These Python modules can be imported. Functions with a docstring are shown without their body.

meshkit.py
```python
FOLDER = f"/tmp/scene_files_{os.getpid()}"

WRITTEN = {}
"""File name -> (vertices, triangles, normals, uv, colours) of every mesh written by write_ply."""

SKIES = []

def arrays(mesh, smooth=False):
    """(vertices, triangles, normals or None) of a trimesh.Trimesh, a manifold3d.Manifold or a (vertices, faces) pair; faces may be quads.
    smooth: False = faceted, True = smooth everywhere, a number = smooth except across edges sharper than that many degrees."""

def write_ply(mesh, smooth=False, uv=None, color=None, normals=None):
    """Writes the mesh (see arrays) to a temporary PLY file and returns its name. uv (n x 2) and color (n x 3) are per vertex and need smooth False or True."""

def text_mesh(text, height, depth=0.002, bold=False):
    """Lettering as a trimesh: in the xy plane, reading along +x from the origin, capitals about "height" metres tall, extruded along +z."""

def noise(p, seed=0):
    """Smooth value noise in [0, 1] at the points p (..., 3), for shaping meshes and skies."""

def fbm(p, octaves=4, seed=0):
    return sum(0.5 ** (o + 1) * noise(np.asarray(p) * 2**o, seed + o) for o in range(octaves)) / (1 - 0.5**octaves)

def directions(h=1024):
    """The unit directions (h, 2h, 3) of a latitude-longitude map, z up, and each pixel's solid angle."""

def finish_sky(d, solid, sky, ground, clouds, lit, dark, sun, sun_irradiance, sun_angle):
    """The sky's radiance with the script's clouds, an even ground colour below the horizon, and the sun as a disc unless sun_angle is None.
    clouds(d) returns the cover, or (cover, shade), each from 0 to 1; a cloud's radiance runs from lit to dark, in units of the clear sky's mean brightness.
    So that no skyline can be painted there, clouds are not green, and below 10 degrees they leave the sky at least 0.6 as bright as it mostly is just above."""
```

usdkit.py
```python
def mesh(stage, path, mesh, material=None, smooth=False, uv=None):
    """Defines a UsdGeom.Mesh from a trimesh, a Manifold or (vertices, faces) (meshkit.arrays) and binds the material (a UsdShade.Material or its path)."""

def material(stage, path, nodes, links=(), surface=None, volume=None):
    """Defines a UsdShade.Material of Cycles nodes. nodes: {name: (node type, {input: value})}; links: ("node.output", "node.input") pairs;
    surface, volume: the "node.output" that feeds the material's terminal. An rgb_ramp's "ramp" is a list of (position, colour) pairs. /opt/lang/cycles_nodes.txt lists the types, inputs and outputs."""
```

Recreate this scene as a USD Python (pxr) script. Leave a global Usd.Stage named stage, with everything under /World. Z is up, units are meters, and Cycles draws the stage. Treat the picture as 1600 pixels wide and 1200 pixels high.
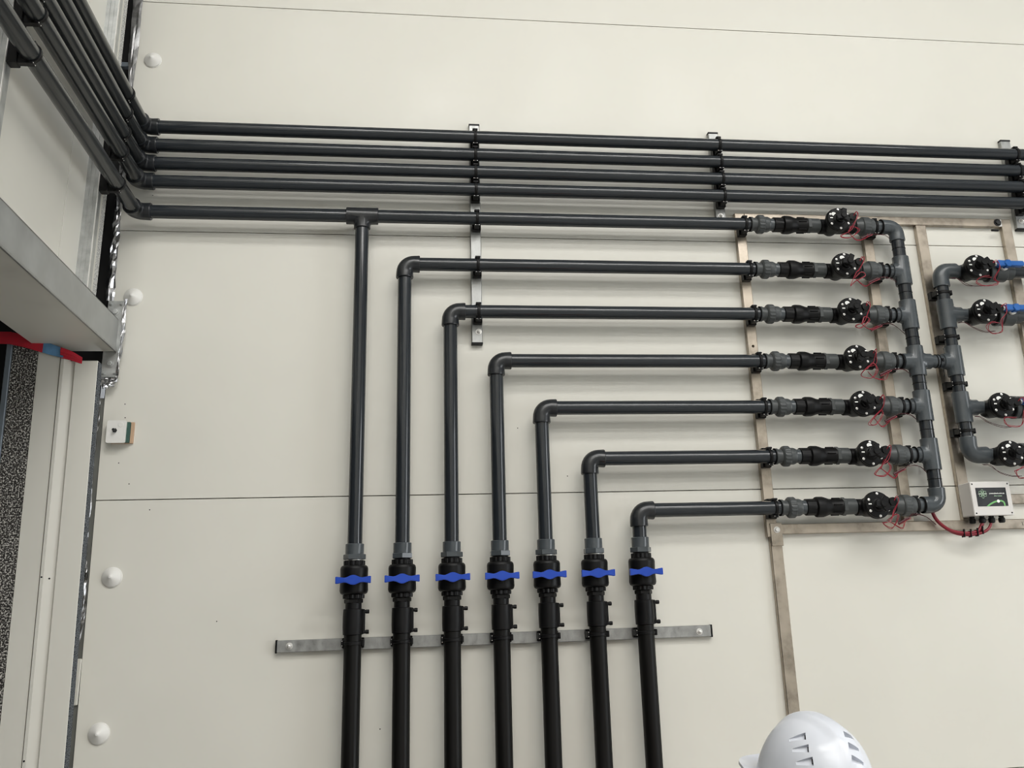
import math, random
import numpy as np, trimesh, usdkit, meshkit
import manifold3d as m3
from shapely.geometry import Polygon, Point, LineString
from pxr import Usd, UsdGeom, UsdLux, UsdShade, Sdf, Gf, Vt

random.seed(7)
rng = np.random.default_rng(7)
stage = Usd.Stage.CreateInMemory()
UsdGeom.SetStageUpAxis(stage, 'Z')
UsdGeom.SetStageMetersPerUnit(stage, 1.0)
UsdGeom.Xform.Define(stage, '/World')
UsdGeom.Scope.Define(stage, '/World/Looks')
DZ = 0.35                      # measured heights below are taken from 0.35 m above the floor
PI = math.pi

# ------------------------------------------------------------------ camera
cam = UsdGeom.Camera.Define(stage, '/World/camera')
HAP = 36.0
cam.CreateHorizontalApertureAttr(HAP)
cam.CreateVerticalApertureAttr(HAP * 0.75)
cam.CreateFocalLengthAttr(1490.2 / 1600 * HAP)
cam.CreateHorizontalApertureOffsetAttr(-29.9 / 1600 * HAP)
cam.CreateVerticalApertureOffsetAttr(-112.5 / 1600 * HAP)
cam.CreateClippingRangeAttr((0.05, 200.0))
YAW, PITCH, ROLL = -0.134403, -0.302358, 0.0086555
def _rot(a, ax):
    c, s = math.cos(a), math.sin(a)
    return np.array({'x': [[1, 0, 0], [0, c, -s], [0, s, c]], 'y': [[c, 0, s], [0, 1, 0], [-s, 0, c]], 'z': [[c, -s, 0], [s, c, 0], [0, 0, 1]]}[ax])
_M = _rot(YAW, 'y') @ _rot(PITCH, 'x') @ _rot(ROLL, 'z')
_w = lambda r: np.array([r[0], r[2], -r[1]])
_r, _u, _b = _w(_M[0]), -_w(_M[1]), -_w(_M[2])
CAM = (0.0, -3.49, 1.6 + DZ)
mat = Gf.Matrix4d(*_r, 0, *_u, 0, *_b, 0, *CAM, 1)
cam.AddTransformOp().Set(mat)
cam.CreateExposureAttr(-0.32)

# ------------------------------------------------------------------ light
dome = UsdLux.DomeLight.Define(stage, '/World/sky')
dome.CreateColorAttr(Gf.Vec3f(0.93, 0.97, 1.0))
dome.CreateIntensityAttr(1.9)
ROOF_Z = 6.45
SKYLIGHTS = [(-4.3, 0.9), (-6.5, 0.9), (-8.7, 0.9)]     # (y, width): translucent strips in the roof
for k, (y, wd) in enumerate(SKYLIGHTS):
    L = UsdLux.RectLight.Define(stage, f'/World/skylight_lamp_{k+1:03d}')
    L.CreateWidthAttr(6.0); L.CreateHeightAttr(wd)
    L.CreateIntensityAttr(14.5); L.CreateColorAttr(Gf.Vec3f(1.0, 0.985, 0.95))
    L.AddTranslateOp().Set((1.95, y, ROOF_Z + DZ - 0.03))

# ------------------------------------------------------------------ materials
def lin(h):
    h = h.lstrip('#')
    return tuple(((c / 12.92) if c <= 0.04045 else ((c + 0.055) / 1.055) ** 2.4) for c in (int(h[i:i+2], 16) / 255 for i in (0, 2, 4)))
def mul(c, k): return tuple(min(1, x * k) for x in c)
MAT = {}
def simple(name, col, rough=0.5, metal=0.0, var=0.12, scale=9.0, bump=0.0, bscale=120.0, stretch=(1, 1, 1), spec=0.5, rvar=0.1, detail=4.0):
    """principled surface whose colour and roughness wander a little with noise"""
    n = {'g': ('geometry', {}), 'm': ('mapping', {'scale': stretch}),
         'n': ('noise_texture', {'scale': scale, 'detail': detail}),
         'r': ('rgb_ramp', {'ramp': [(0.3, mul(col, 1 - var)), (0.7, mul(col, 1 + var))]}),
         'rr': ('map_range', {'from_min': 0.3, 'from_max': 0.7, 'to_min': max(0.02, rough - rvar), 'to_max': min(1, rough + rvar)}),
         'p': ('principled_bsdf', {'metallic': metal, 'specular_ior_level': spec})}
    l = [('g.position', 'm.vector'), ('m.vector', 'n.vector'), ('n.fac', 'r.fac'), ('r.color', 'p.base_color'), ('n.fac', 'rr.value'), ('rr.result', 'p.roughness')]
    if bump:
        n['bn'] = ('noise_texture', {'scale': bscale, 'detail': 3.0})
        n['b'] = ('bump', {'strength': bump, 'distance': 0.002})
        l += [('m.vector', 'bn.vector'), ('bn.fac', 'b.height'), ('b.normal', 'p.normal')]
    MAT[name] = usdkit.material(stage, '/World/Looks/' + name, n, l, surface='p.BSDF')
simple('cream_paint', (0.70, 0.685, 0.625), 0.42, var=0.02, scale=2.0, bump=0.05, bscale=300)
simple('cream_flashing', (0.66, 0.645, 0.59), 0.4, var=0.02, scale=3.0)
simple('joint_dark', (0.018, 0.017, 0.016), 0.8)
simple('pipe_grey_across', (0.020, 0.024, 0.029), 0.15, var=0.10, scale=3, bump=0.25, bscale=6, stretch=(0.35, 12, 12), rvar=0.05)
simple('pipe_grey_upright', (0.021, 0.025, 0.030), 0.14, var=0.10, scale=3, bump=0.25, bscale=6, stretch=(12, 12, 0.35), rvar=0.05)
simple('pipe_grey_side', (0.020, 0.023, 0.025), 0.2, var=0.10, scale=3, bump=0.25, bscale=6, stretch=(12, 0.35, 12), rvar=0.05)
simple('fitting_dark', (0.015, 0.017, 0.020), 0.25, var=0.06)
simple('fitting_grey', (0.062, 0.072, 0.080), 0.22, var=0.06)
simple('union_grey', (0.060, 0.066, 0.068), 0.40, var=0.06, spec=0.4)
simple('black_plastic', (0.0050, 0.0050, 0.0055), 0.42, var=0.1, spec=0.22)
simple('black_rubber', (0.004, 0.004, 0.0045), 0.7, var=0.1, spec=0.2)
simple('poly_black', (0.0050, 0.0048, 0.0046), 0.45, var=0.15, spec=0.22, scale=4, stretch=(8, 8, 0.6))
simple('blue_plastic', (0.006, 0.055, 0.42), 0.38, var=0.06)
simple('blue_lever', (0.010, 0.10, 0.36), 0.35, var=0.06)
simple('white_plastic', (0.78, 0.77, 0.74), 0.4, var=0.02)
simple('helmet_white', (0.66, 0.685, 0.75), 0.22, var=0.01)
simple('helmet_hole', (0.02, 0.02, 0.025), 0.6)
simple('enclosure_grey', (0.66, 0.64, 0.62), 0.45, var=0.02)
simple('label_black', (0.018, 0.020, 0.024), 0.35, var=0.05)
simple('print_white', (0.85, 0.86, 0.84), 0.5, var=0.01)
simple('print_green', (0.17, 0.45, 0.15), 0.5, var=0.03)
simple('print_pale_green', (0.42, 0.62, 0.42), 0.5, var=0.05)
simple('red_wire', (0.28, 0.009, 0.024), 0.4, var=0.1)
simple('red_cable', (0.21, 0.008, 0.02), 0.4, var=0.1)
simple('dark_wire', (0.06, 0.008, 0.012), 0.45, var=0.1)
simple('red_webbing', (0.50, 0.012, 0.03), 0.75, var=0.12, scale=60, bump=0.5, bscale=500)
simple('blue_tag', (0.10, 0.24, 0.42), 0.7, var=0.25, scale=25)
simple('screw_steel', (0.75, 0.74, 0.72), 0.35, metal=0.6, var=0.1)
simple('galvanised', (0.47, 0.48, 0.475), 0.46, metal=0.75, var=0.22, scale=26, bump=0.1, bscale=90, detail=6)
simple('galvanised_beam', (0.40, 0.41, 0.405), 0.5, metal=0.6, var=0.16, scale=9, detail=7, rvar=0.12)
simple('strut_zinc', (0.36, 0.365, 0.36), 0.45, metal=0.8, var=0.16, scale=60, bump=0.15, bscale=120, detail=5, stretch=(1, 1, 0.6))
simple('stainless', (0.44, 0.385, 0.32), 0.36, metal=0.9, var=0.13, scale=14, detail=6, rvar=0.1)
simple('foil', (0.5, 0.5, 0.51), 0.3, metal=1.0, var=0.15, scale=12, bump=0.3, bscale=25)
simple('wood', (0.52, 0.35, 0.23), 0.7, var=0.2, scale=8, stretch=(4, 4, 0.5))
simple('green_foam', (0.035, 0.085, 0.07), 0.8, var=0.15, scale=20)
simple('front_paint', (0.45, 0.445, 0.42), 0.6, var=0.03)
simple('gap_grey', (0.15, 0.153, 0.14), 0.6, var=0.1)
simple('dark_steel', (0.014, 0.014, 0.015), 0.6, var=0.2)
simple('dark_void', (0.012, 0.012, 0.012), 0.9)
simple('concrete', (0.36, 0.355, 0.34), 0.75, var=0.15, scale=3, detail=7)
simple('roof_sheet', (0.55, 0.56, 0.56), 0.5, var=0.03)
simple('blue_steel', (0.20, 0.235, 0.27), 0.45, metal=0.3, var=0.1, scale=6)
simple('skin', (0.55, 0.34, 0.25), 0.5, var=0.06)
simple('hair', (0.03, 0.02, 0.015), 0.6, var=0.2)
simple('shirt', (0.75, 0.20, 0.03), 0.8, var=0.06)
simple('trousers', (0.02, 0.03, 0.06), 0.85, var=0.1)
simple('boot', (0.03, 0.022, 0.015), 0.6)
simple('eye_white', (0.8, 0.8, 0.8), 0.3, var=0.0)
# mineral wool core: a crushed grey and white speckle
for nm, dark, pale, sc in (('wool_core', (0.012, 0.011, 0.010), (0.62, 0.60, 0.56), 190.0), ('wool_edge', (0.018, 0.021, 0.025), (0.22, 0.235, 0.25), 330.0), ('wool_edge_pale', (0.16, 0.16, 0.155), (0.72, 0.71, 0.68), 330.0)):
    MAT[nm] = usdkit.material(stage, '/World/Looks/' + nm,
        {'g': ('geometry', {}), 'n': ('noise_texture', {'scale': sc, 'detail': 2.0, 'roughness': 0.6}),
         'r': ('rgb_ramp', {'ramp': [(0.38, dark), (0.50, mul(dark, 4)), (0.64, pale)]}),
         'b': ('bump', {'strength': 0.7, 'distance': 0.004}), 'p': ('principled_bsdf', {'roughness': 0.9})},
        [('g.position', 'n.vector'), ('n.fac', 'r.fac'), ('r.color', 'p.base_color'), ('n.fac', 'b.height'), ('b.normal', 'p.normal')], surface='p.BSDF')
MAT['skylight_sheet'] = usdkit.material(stage, '/World/Looks/skylight_sheet', {'e': ('emission', {'color': (1.0, 0.985, 0.95), 'strength': 1.0})}, [], surface='e.emission')

# ------------------------------------------------------------------ mesh helpers: everything is (vertices, triangles)
def cat(*ms):
    vs, fs, n = [], [], 0
    for v, f in ms:
        vs.append(np.asarray(v, float)); fs.append(np.asarray(f, int) + n); n += len(v)
    return np.vstack(vs), np.vstack(fs)
def tf(m, R=None, t=(0, 0, 0)):
    v = np.asarray(m[0], float)
    if R is not None: v = v @ np.asarray(R).T
    return v + np.asarray(t, float), m[1]
AX = {'x': np.array([[0, 0, 1.0], [1, 0, 0], [0, 1, 0]]), 'y': np.array([[0, 1.0, 0], [0, 0, 1], [1, 0, 0]]), 'z': np.eye(3),
      '-y': np.array([[1.0, 0, 0], [0, 0, -1], [0, 1, 0]]), '-x': np.array([[0, 0, -1.0], [0, 1, 0], [1, 0, 0]]), '-z': np.array([[1.0, 0, 0], [0, -1, 0], [0, 0, -1]])}
def lathe(prof, axis='z', at=(0, 0, 0), n=28, ribs=None, rot=0.0):
    """prof: (t, r) along the axis; closed with caps. ribs = (count, depth, t0, t1) makes grip ribs."""
    prof = list(prof)
    if prof[0][1] > 0: prof = [(prof[0][0], 0.0)] + prof
    if prof[-1][1] > 0: prof = prof + [(prof[-1][0], 0.0)]
    if ribs: n = ribs[0] * 4
    a = np.arange(n) * 2 * PI / n + rot
    v, f, rows = [], [], []
    for t, r in prof:
        if r == 0: rows.append([len(v)]); v.append((0, 0, t)); continue
        rr = np.full(n, r)
        if ribs and ribs[2] <= t <= ribs[3]: rr = r - ribs[1] * np.array([0, 0, 1, 1] * ribs[0])
        rows.append(list(range(len(v), len(v) + n)))
        v += [(rr[i] * math.cos(a[i]), rr[i] * math.sin(a[i]), t) for i in range(n)]
    for A, B in zip(rows, rows[1:]):
        for i in range(n):
            j = (i + 1) % n
            if len(A) == 1 and len(B) > 1: f.append((A[0], B[j], B[i]))
            elif len(B) == 1 and len(A) > 1: f.append((A[i], A[j], B[0]))
            elif len(A) > 1: f += [(A[i], A[j], B[j]), (A[i], B[j], B[i])]
    return tf((np.array(v), np.array(f)), AX[axis], at)
def cyl(r, t0, t1, axis='z', at=(0, 0, 0), n=28, ch=0.0):
    return lathe([(t0, r - ch), (t0 + ch, r), (t1 - ch, r), (t1, r - ch)] if ch else [(t0, r), (t1, r)], axis, at, n)
def ring(r0, r1, t0, t1, axis='z', at=(0, 0, 0), n=32, ch=0.0012):
    """an open band"""
    p = [(t0, r0), (t0, r1 - ch), (t0 + ch, r1), (t1 - ch, r1), (t1, r1 - ch), (t1, r0)]
    a = np.arange(n) * 2 * PI / n
    v = np.array([(r * math.cos(x), r * math.sin(x), t) for t, r in p for x in a])
    f = []
    for k in range(len(p)):
        k2 = (k + 1) % len(p)
        for i in range(n):
            j = (i + 1) % n
            f += [(k*n+i, k*n+j, k2*n+j), (k*n+i, k2*n+j, k2*n+i)]
    return tf((v, np.array(f)), AX[axis], at)
def hull(pts):
    h = trimesh.convex.convex_hull(np.asarray(pts, float))
    return np.array(h.vertices), np.array(h.faces)
def box(x0, x1, y0, y1, z0, z1, ch=0.0):
    if ch <= 0:
        v = np.array([(x, y, z) for x in (x0, x1) for y in (y0, y1) for z in (z0, z1)], float)
        f = np.array([(0,1,3),(0,3,2),(4,6,7),(4,7,5),(0,4,5),(0,5,1),(2,3,7),(2,7,6),(0,2,6),(0,6,4),(1,5,7),(1,7,3)])
        return v, f
    pts = []
    for x, sx in ((x0, 1), (x1, -1)):
        for y, sy in ((y0, 1), (y1, -1)):
            for z, sz in ((z0, 1), (z1, -1)):
                pts += [(x, y + sy*ch, z + sz*ch), (x + sx*ch, y, z + sz*ch), (x + sx*ch, y + sy*ch, z)]
    return hull(pts)
def prism(poly, d0, d1, axis='z', at=(0, 0, 0)):
    """extrude a shapely polygon; axis '-y' puts its x,y on world x,z, growing towards the viewer"""
    geoms = getattr(poly, 'geoms', [poly]); out = []
    for g in geoms:
        e = trimesh.creation.extrude_polygon(g, d1 - d0, engine='earcut')
        out.append((np.array(e.vertices) + [0, 0, d0], np.array(e.faces)))
    return tf(cat(*out), AX[axis], at)
def spline(pts, n=10):
    p = np.asarray(pts, float); p = np.vstack([2*p[0]-p[1], p, 2*p[-1]-p[-2]]); out = []
    for i in range(1, len(p) - 2):
        for t in np.linspace(0, 1, n, endpoint=False):
            a, b, c, d = p[i-1:i+3]
            out.append(0.5*((2*b) + (-a+c)*t + (2*a-5*b+4*c-d)*t*t + (-a+3*b-3*c+d)*t**3))
    out.append(p[-2]); return np.array(out)
def tube(path, r, n=10):
    p = np.asarray(path, float); m = len(p); r = np.broadcast_to(r, (m,))
    t = np.gradient(p, axis=0); t /= np.linalg.norm(t, axis=1, keepdims=True)
    u = np.cross(t[0], [0, 0, 1.0] if abs(t[0][2]) < 0.9 else [1.0, 0, 0]); u /= np.linalg.norm(u)
    v, f = [], []
    for i in range(m):
        u = u - t[i] * (u @ t[i]); u /= np.linalg.norm(u); w = np.cross(t[i], u)
        for k in range(n):
            a = 2 * PI * k / n; v.append(p[i] + r[i] * (math.cos(a) * u + math.sin(a) * w))
    for i in range(m - 1):
        for k in range(n):
            j = (k + 1) % n; f += [(i*n+k, i*n+j, (i+1)*n+j), (i*n+k, (i+1)*n+j, (i+1)*n+k)]
    v += [p[0], p[-1]]
    for k in range(n):
        j = (k + 1) % n; f += [(m*n, j, k), (m*n+1, (m-1)*n+k, (m-1)*n+j)]
    return np.array(v), np.array(f)
def man(m): return m3.Manifold(m3.Mesh(np.asarray(m[0], np.float32), np.asarray(m[1], np.uint32)))
def unman(M):
    k = M.to_mesh(); return np.array(k.vert_properties[:, :3], float), np.array(k.tri_verts)
def union(*ms): return unman(m3.Manifold.batch_boolean([man(m) for m in ms], m3.OpType.Add))
def minus(a, *bs): return unman(m3.Manifold.batch_boolean([man(a)] + [man(b) for b in bs], m3.OpType.Subtract))

# ------------------------------------------------------------------ things
used = {}
def numbered(path):
    k = used.get(path, 0); used[path] = k + 1
    return path if k == 0 else f'{path}_{k:03d}'
GROUPS = {'pipe_clamp': 'black pipe clamps', 'wall_fastener': 'white domed wall fasteners', 'bundled_pipe': 'bundle of four pipes', 'row_pipe': 'nested row pipes', 'ball_valve': 'blue handled ball valves',
          'poly_pipe': 'black poly pipes', 'pipe_union': 'grey pipe unions in the valve rows', 'check_valve': 'black check valves in the valve rows', 'solenoid_valve': 'black solenoid valves',
          'union_ball_valve': 'blue lever ball valves at the right edge', 'strut': 'zinc struts on the walls', 'foil_strip': 'silver foil strips in the corner gap', 'manifold': 'grey manifolds'}
def meta(prim, label=None, category=None, group=None, kind=None):
    if category and not group: group = GROUPS.get(prim.GetName().rstrip('0123456789').rstrip('_'))
    for k, v in (('label', label), ('category', category), ('group', group), ('kind', kind)):
        if v: prim.SetCustomDataByKey(k, v)
class Thing:
    """an Xform at the thing's base; part meshes come in the same coordinates as its origin"""
    def __init__(self, name, label=None, category=None, origin=(0, 0, 0), group=None, kind=None, rot=None):
        self.o = np.asarray(origin, float); self.path = numbered('/World/' + name)
        self.x = UsdGeom.Xform.Define(stage, self.path)
        self.x.AddTranslateOp().Set(Gf.Vec3d(*(self.o + [0, 0, DZ])))
        if rot: self.x.AddRotateXYZOp().Set(Gf.Vec3f(*rot))
        self.local = False
        meta(self.x.GetPrim(), label, category, group, kind)
    def part(self, name, mesh, m, label=None, parent=None, smooth=35, kind=None, local=False):
        path = numbered((parent or self.path) + '/' + name)
        v, f = mesh
        usdkit.mesh(stage, path, (np.asarray(v, float) - (0 if (self.local or local) else self.o), f), MAT[m], smooth=smooth)
        meta(stage.GetPrimAtPath(path), label, None, None, kind)
        return path
protos = {}
def copy_of(key, name, builder, origin, label, category, group=None, rot=(0, 0, 0)):
    """the first of a kind is built with its parts, the others reference it"""
    if key not in protos:
        t = Thing(name, label, category, origin, group, rot=rot); t.local = True
        builder(t); protos[key] = t.path
        return t
    path = numbered('/World/' + name)
    x = UsdGeom.Xform.Define(stage, path)
    x.GetPrim().GetReferences().AddInternalReference(protos[key])
    x.ClearXformOpOrder()
    ops = {o.GetOpName(): o for o in x.GetOrderedXformOps()}
    tr = x.GetPrim().GetAttribute('xformOp:translate'); tr.Set(Gf.Vec3d(origin[0], origin[1], origin[2] + DZ))
    ro = x.GetPrim().GetAttribute('xformOp:rotateXYZ'); ro.Set(Gf.Vec3f(*rot))
    x.GetXformOpOrderAttr().Set(Vt.TokenArray(['xformOp:translate', 'xformOp:rotateXYZ']))
    meta(x.GetPrim(), label, category, group); x.GetPrim().SetInstanceable(True)
ORD = ['top', 'second', 'third', 'fourth', 'fifth', 'sixth', 'bottom']
NTH = ['first', 'second', 'third', 'fourth', 'fifth', 'sixth', 'seventh']

# measured layout (metres; y = 0 is the face of the back wall, x to the right, z up from DZ)
YP = -0.075                                             # pipe axes stand this far off the wall
BUND = [3.397, 3.320, 3.244, 3.169]                     # the four bundled pipes
ROW = [3.047, 2.855, 2.669, 2.479, 2.300, 2.112, 1.923] # the seven row pipes
VX = [-0.163, -0.001, 0.169, 0.337, 0.500, 0.670, 0.840]# their drops
XSIDE = -0.990                                          # axes of the pipes along the left wall
XW = -1.085                                             # face of the left wall
MX, RX = 1.997, 2.158                                   # the two manifolds
RP, RF, RE = 0.0253, 0.0310, 0.0290                     # radii: grey pipe, fitting, black poly pipe

# ------------------------------------------------------------------ structure
FLOOR = -DZ
t = Thing('floor', 'bare grey concrete floor of the hall', 'floor', (0, 0, FLOOR), kind='structure')
t.part('slab', box(-3.2, 9, -10, 0.3, FLOOR - 0.2, FLOOR), 'concrete')
t = Thing('wall_back', 'cream insulated panel wall carrying the pipework', 'wall', (0, 0, FLOOR), kind='structure')
edge = lambda z: -1.078 + (4.0 - z) * 0.0152            # the panels' left ends are not quite plumb
for z0 in range(-1, 7):
    a, b = (FLOOR if z0 == -1 else z0) + 0.0015, min(z0 + 1, 6.5) - 0.0015
    if z0 == -1: a = FLOOR
    c = 0.0008; pts = []
    for z, s in ((a, 1), (b, -1)):
        pts += [(edge(z), 0, z + s*c), (edge(z), 0.1, z), (edge(z), c, z), (9, 0, z + s*c), (9, 0.1, z), (9, c, z)]
    t.part('panel', hull(pts), 'cream_paint', smooth=False)
for x, z in ((-0.983, 2.337), (-0.978, 2.288), (-0.985, 2.128), (-0.944, 2.055), (-0.868, 1.965), (-0.955, 3.146), (-0.62, 1.59), (-0.07, 1.23), (0.42, 2.24), (0.60, 2.06)):
    t.part('drill_mark', lathe([(-0.0003, 0.0022), (0.0005, 0.0018)], '-y', (x, 0, z), 10), 'dark_steel')
t.part('joint_backing', box(-0.98, 9, 0.03, 0.12, FLOOR, 6.5), 'joint_dark')

t = Thing('wall_left', 'cream panel wall on the left behind the side pipes', 'wall', (XW, -5, 2.5), kind='structure')
for k, (y0, y1) in enumerate([(-0.500, -0.165), (-1.497, -0.503), (-2.497, -1.500), (-3.497, -2.500), (-4.497, -3.500), (-5.497, -4.500), (-6.497, -5.500), (-7.497, -6.5), (-8.497, -7.5), (-10, -8.5)]):
    t.part('panel', box(XW - 0.1, XW, y0 + 0.001, y1 - 0.001, 2.56, 6.5, 0.0008), 'cream_paint', smooth=False)
t.part('joint_backing', box(XW - 0.09, XW - 0.012, -9.9, -0.3, 2.57, 6.4), 'joint_dark')
t.part('core_edge', box(XW - 0.098, XW - 0.004, -0.164, -0.098, 2.58, 6.5, 0.002), 'wool_edge_pale', 'speckled mineral wool edge of the wall panel')
t.part('flashing', box(XW - 0.05, XW + 0.004, -0.196, -0.166, 2.58, 6.5, 0.001), 'cream_flashing')

t = Thing('wall_front', 'plain pale wall behind the viewer', 'wall', (4, -10, FLOOR), kind='structure')
t.part('panel', box(-3.2, 9, -10.1, -10, FLOOR, 6.5), 'front_paint')
t = Thing('wall_right', 'pale side wall with a large open doorway to daylight', 'wall', (9.05, -5, FLOOR), kind='structure')
for y0, y1, z0, z1 in ((-10, -7.2, FLOOR, 6.5), (-3.4, 0.1, FLOOR, 6.5), (-7.2, -3.4, 4.3, 6.5)):
    t.part('panel', box(9, 9.1, y0, y1, z0, z1), 'front_paint')
# the dark void next door
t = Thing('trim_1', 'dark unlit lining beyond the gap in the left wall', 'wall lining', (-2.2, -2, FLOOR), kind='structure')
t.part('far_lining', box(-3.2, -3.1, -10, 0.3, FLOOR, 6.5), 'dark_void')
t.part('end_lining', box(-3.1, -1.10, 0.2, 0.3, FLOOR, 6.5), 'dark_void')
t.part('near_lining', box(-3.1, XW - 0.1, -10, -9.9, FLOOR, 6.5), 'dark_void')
t = Thing('ceiling', 'pale sheet roof with translucent strips', 'ceiling', (3.9, -5, ROOF_Z), kind='structure')
ys = [0.3] + [e for y, wd in SKYLIGHTS for e in (y + wd/2, y - wd/2)] + [-10]
for k in range(0, len(ys), 2):
    t.part('roof_sheet', box(-3.2, 9, ys[k+1], ys[k], ROOF_Z, ROOF_Z + 0.05), 'roof_sheet')
for y, wd in SKYLIGHTS:
    t.part('skylight_sheet', box(-3.2, 9, y - wd/2, y + wd/2, ROOF_Z + 0.02, ROOF_Z + 0.03), 'skylight_sheet')

# lower stub of the left wall, its cut core turned to the room
YF, ST, LEAN = -0.110, 2.468, 0.0207
t = Thing('wall_stub', 'short cream wall stub under the beam with a speckled cut core strip', 'wall', (-1.2, -0.09, FLOOR), kind='structure')
def lean_box(x0, x1, y0, y1, z0=FLOOR, z1=ST, ch=0.0):
    """the stub leans a little, as its edges do in the picture"""
    v, f = box(x0, x1, y0, y1, z0, z1, ch); v = v.copy(); v[:, 0] += (2.465 - v[:, 2]) * LEAN; return v, f
t.part('panel', lean_box(-1.254, -1.1805, YF, -0.0455, z1=2.510, ch=0.001), 'cream_paint', smooth=False)
t.part('flashing', lean_box(-1.177, -1.1655, YF - 0.004, -0.05, z1=2.49, ch=0.0008), 'cream_flashing', smooth=False)
v = hull([(-1.1655, YF - 0.0035, z) for z in (FLOOR, ST)] + [(-1.1325, YF + 0.012, z) for z in (FLOOR, ST)] + [(x, -0.06, z) for x in (-1.1655, -1.1325) for z in (FLOOR, ST)])
v[0][:, 0] += (2.465 - v[0][:, 2]) * LEAN
t.part('bevel_flashing', v, 'cream_flashing', smooth=False)
t.part('panel', lean_box(-1.1315, -1.0555, YF, -0.0705, ch=0.0015), 'cream_paint', smooth=False)
t.part('core_edge', lean_box(-1.0553, -1.0525, YF + 0.002, -0.072, z1=ST - 0.004), 'wool_edge', 'dark speckled mineral wool edge at the corner gap')
t.part('core_face', lean_box(-1.337, -1.2545, YF - 0.001, -0.045, z1=2.522), 'wool_core', 'speckled mineral wool core facing the room')
t.part('capping', lean_box(-1.357, -1.3385, YF - 0.008, -0.045, z1=2.56, ch=0.002), 'blue_steel', 'blue grey steel capping')
for x, z in ((-1.172, 1.745), (-1.150, 1.74), (-1.172, 1.2), (-1.150, 1.16)):
    t.part('rivet', lathe([(0, 0.003), (0.001, 0.0028), (0.002, 0.001)], '-y', (x + (2.465 - z) * LEAN, YF - (0.004 if x < -1.16 else -0.003), z), 10), 'dark_steel')

# dark column in the corner gap
t = Thing('column', 'dark steel column standing deep in the corner gap', 'column', (-1.19, 0.05, FLOOR), kind='structure')
t.part('post', box(-1.30, -1.09, 0.062, 0.12, FLOOR, 6.4, 0.004), 'dark_steel')
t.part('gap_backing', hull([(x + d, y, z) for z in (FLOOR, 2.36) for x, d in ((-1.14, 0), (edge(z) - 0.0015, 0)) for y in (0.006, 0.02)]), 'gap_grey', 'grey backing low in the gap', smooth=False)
t.part('crossplate', box(-1.2, -1.08, 0.002, 0.028, 3.70, 3.72, 0.002), 'blue_steel')

# ------------------------------------------------------------------ galvanised beam along the left wall and its cleat, strap
t = Thing('steel_beam', 'galvanised steel channel beam running along the left wall above the opening', 'beam', (-1.13, -2.4, 2.525))
B0, B1, Z0, Z1 = -1.027, -1.275, 2.525, 2.645
yb0, yb1 = -4.6, -0.021
t.part('web', box(B0 - 0.004, B0, yb0, yb1, Z0, Z1, 0.001), 'galvanised_beam', smooth=False)
t.part('top_flange', box(XW + 0.003, B0, yb0, yb1, Z1 - 0.004, Z1, 0.001), 'galvanised_beam', smooth=False)
t.part('bottom_flange', box(B1, B0, yb0, yb1, Z0, Z0 + 0.004, 0.001), 'cream_flashing', 'pale painted underside of the beam', smooth=False)
t.part('lip', box(B0 - 0.003, B0 + 0.004, yb0, yb1, Z0 - 0.002, Z0 + 0.006, 0.001), 'strut_zinc', smooth=False)
t = Thing('beam_cleat', 'zinc end cleat bolted to the wall under the beam end', 'bracket', (-1.04, -0.03, 2.43))
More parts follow.
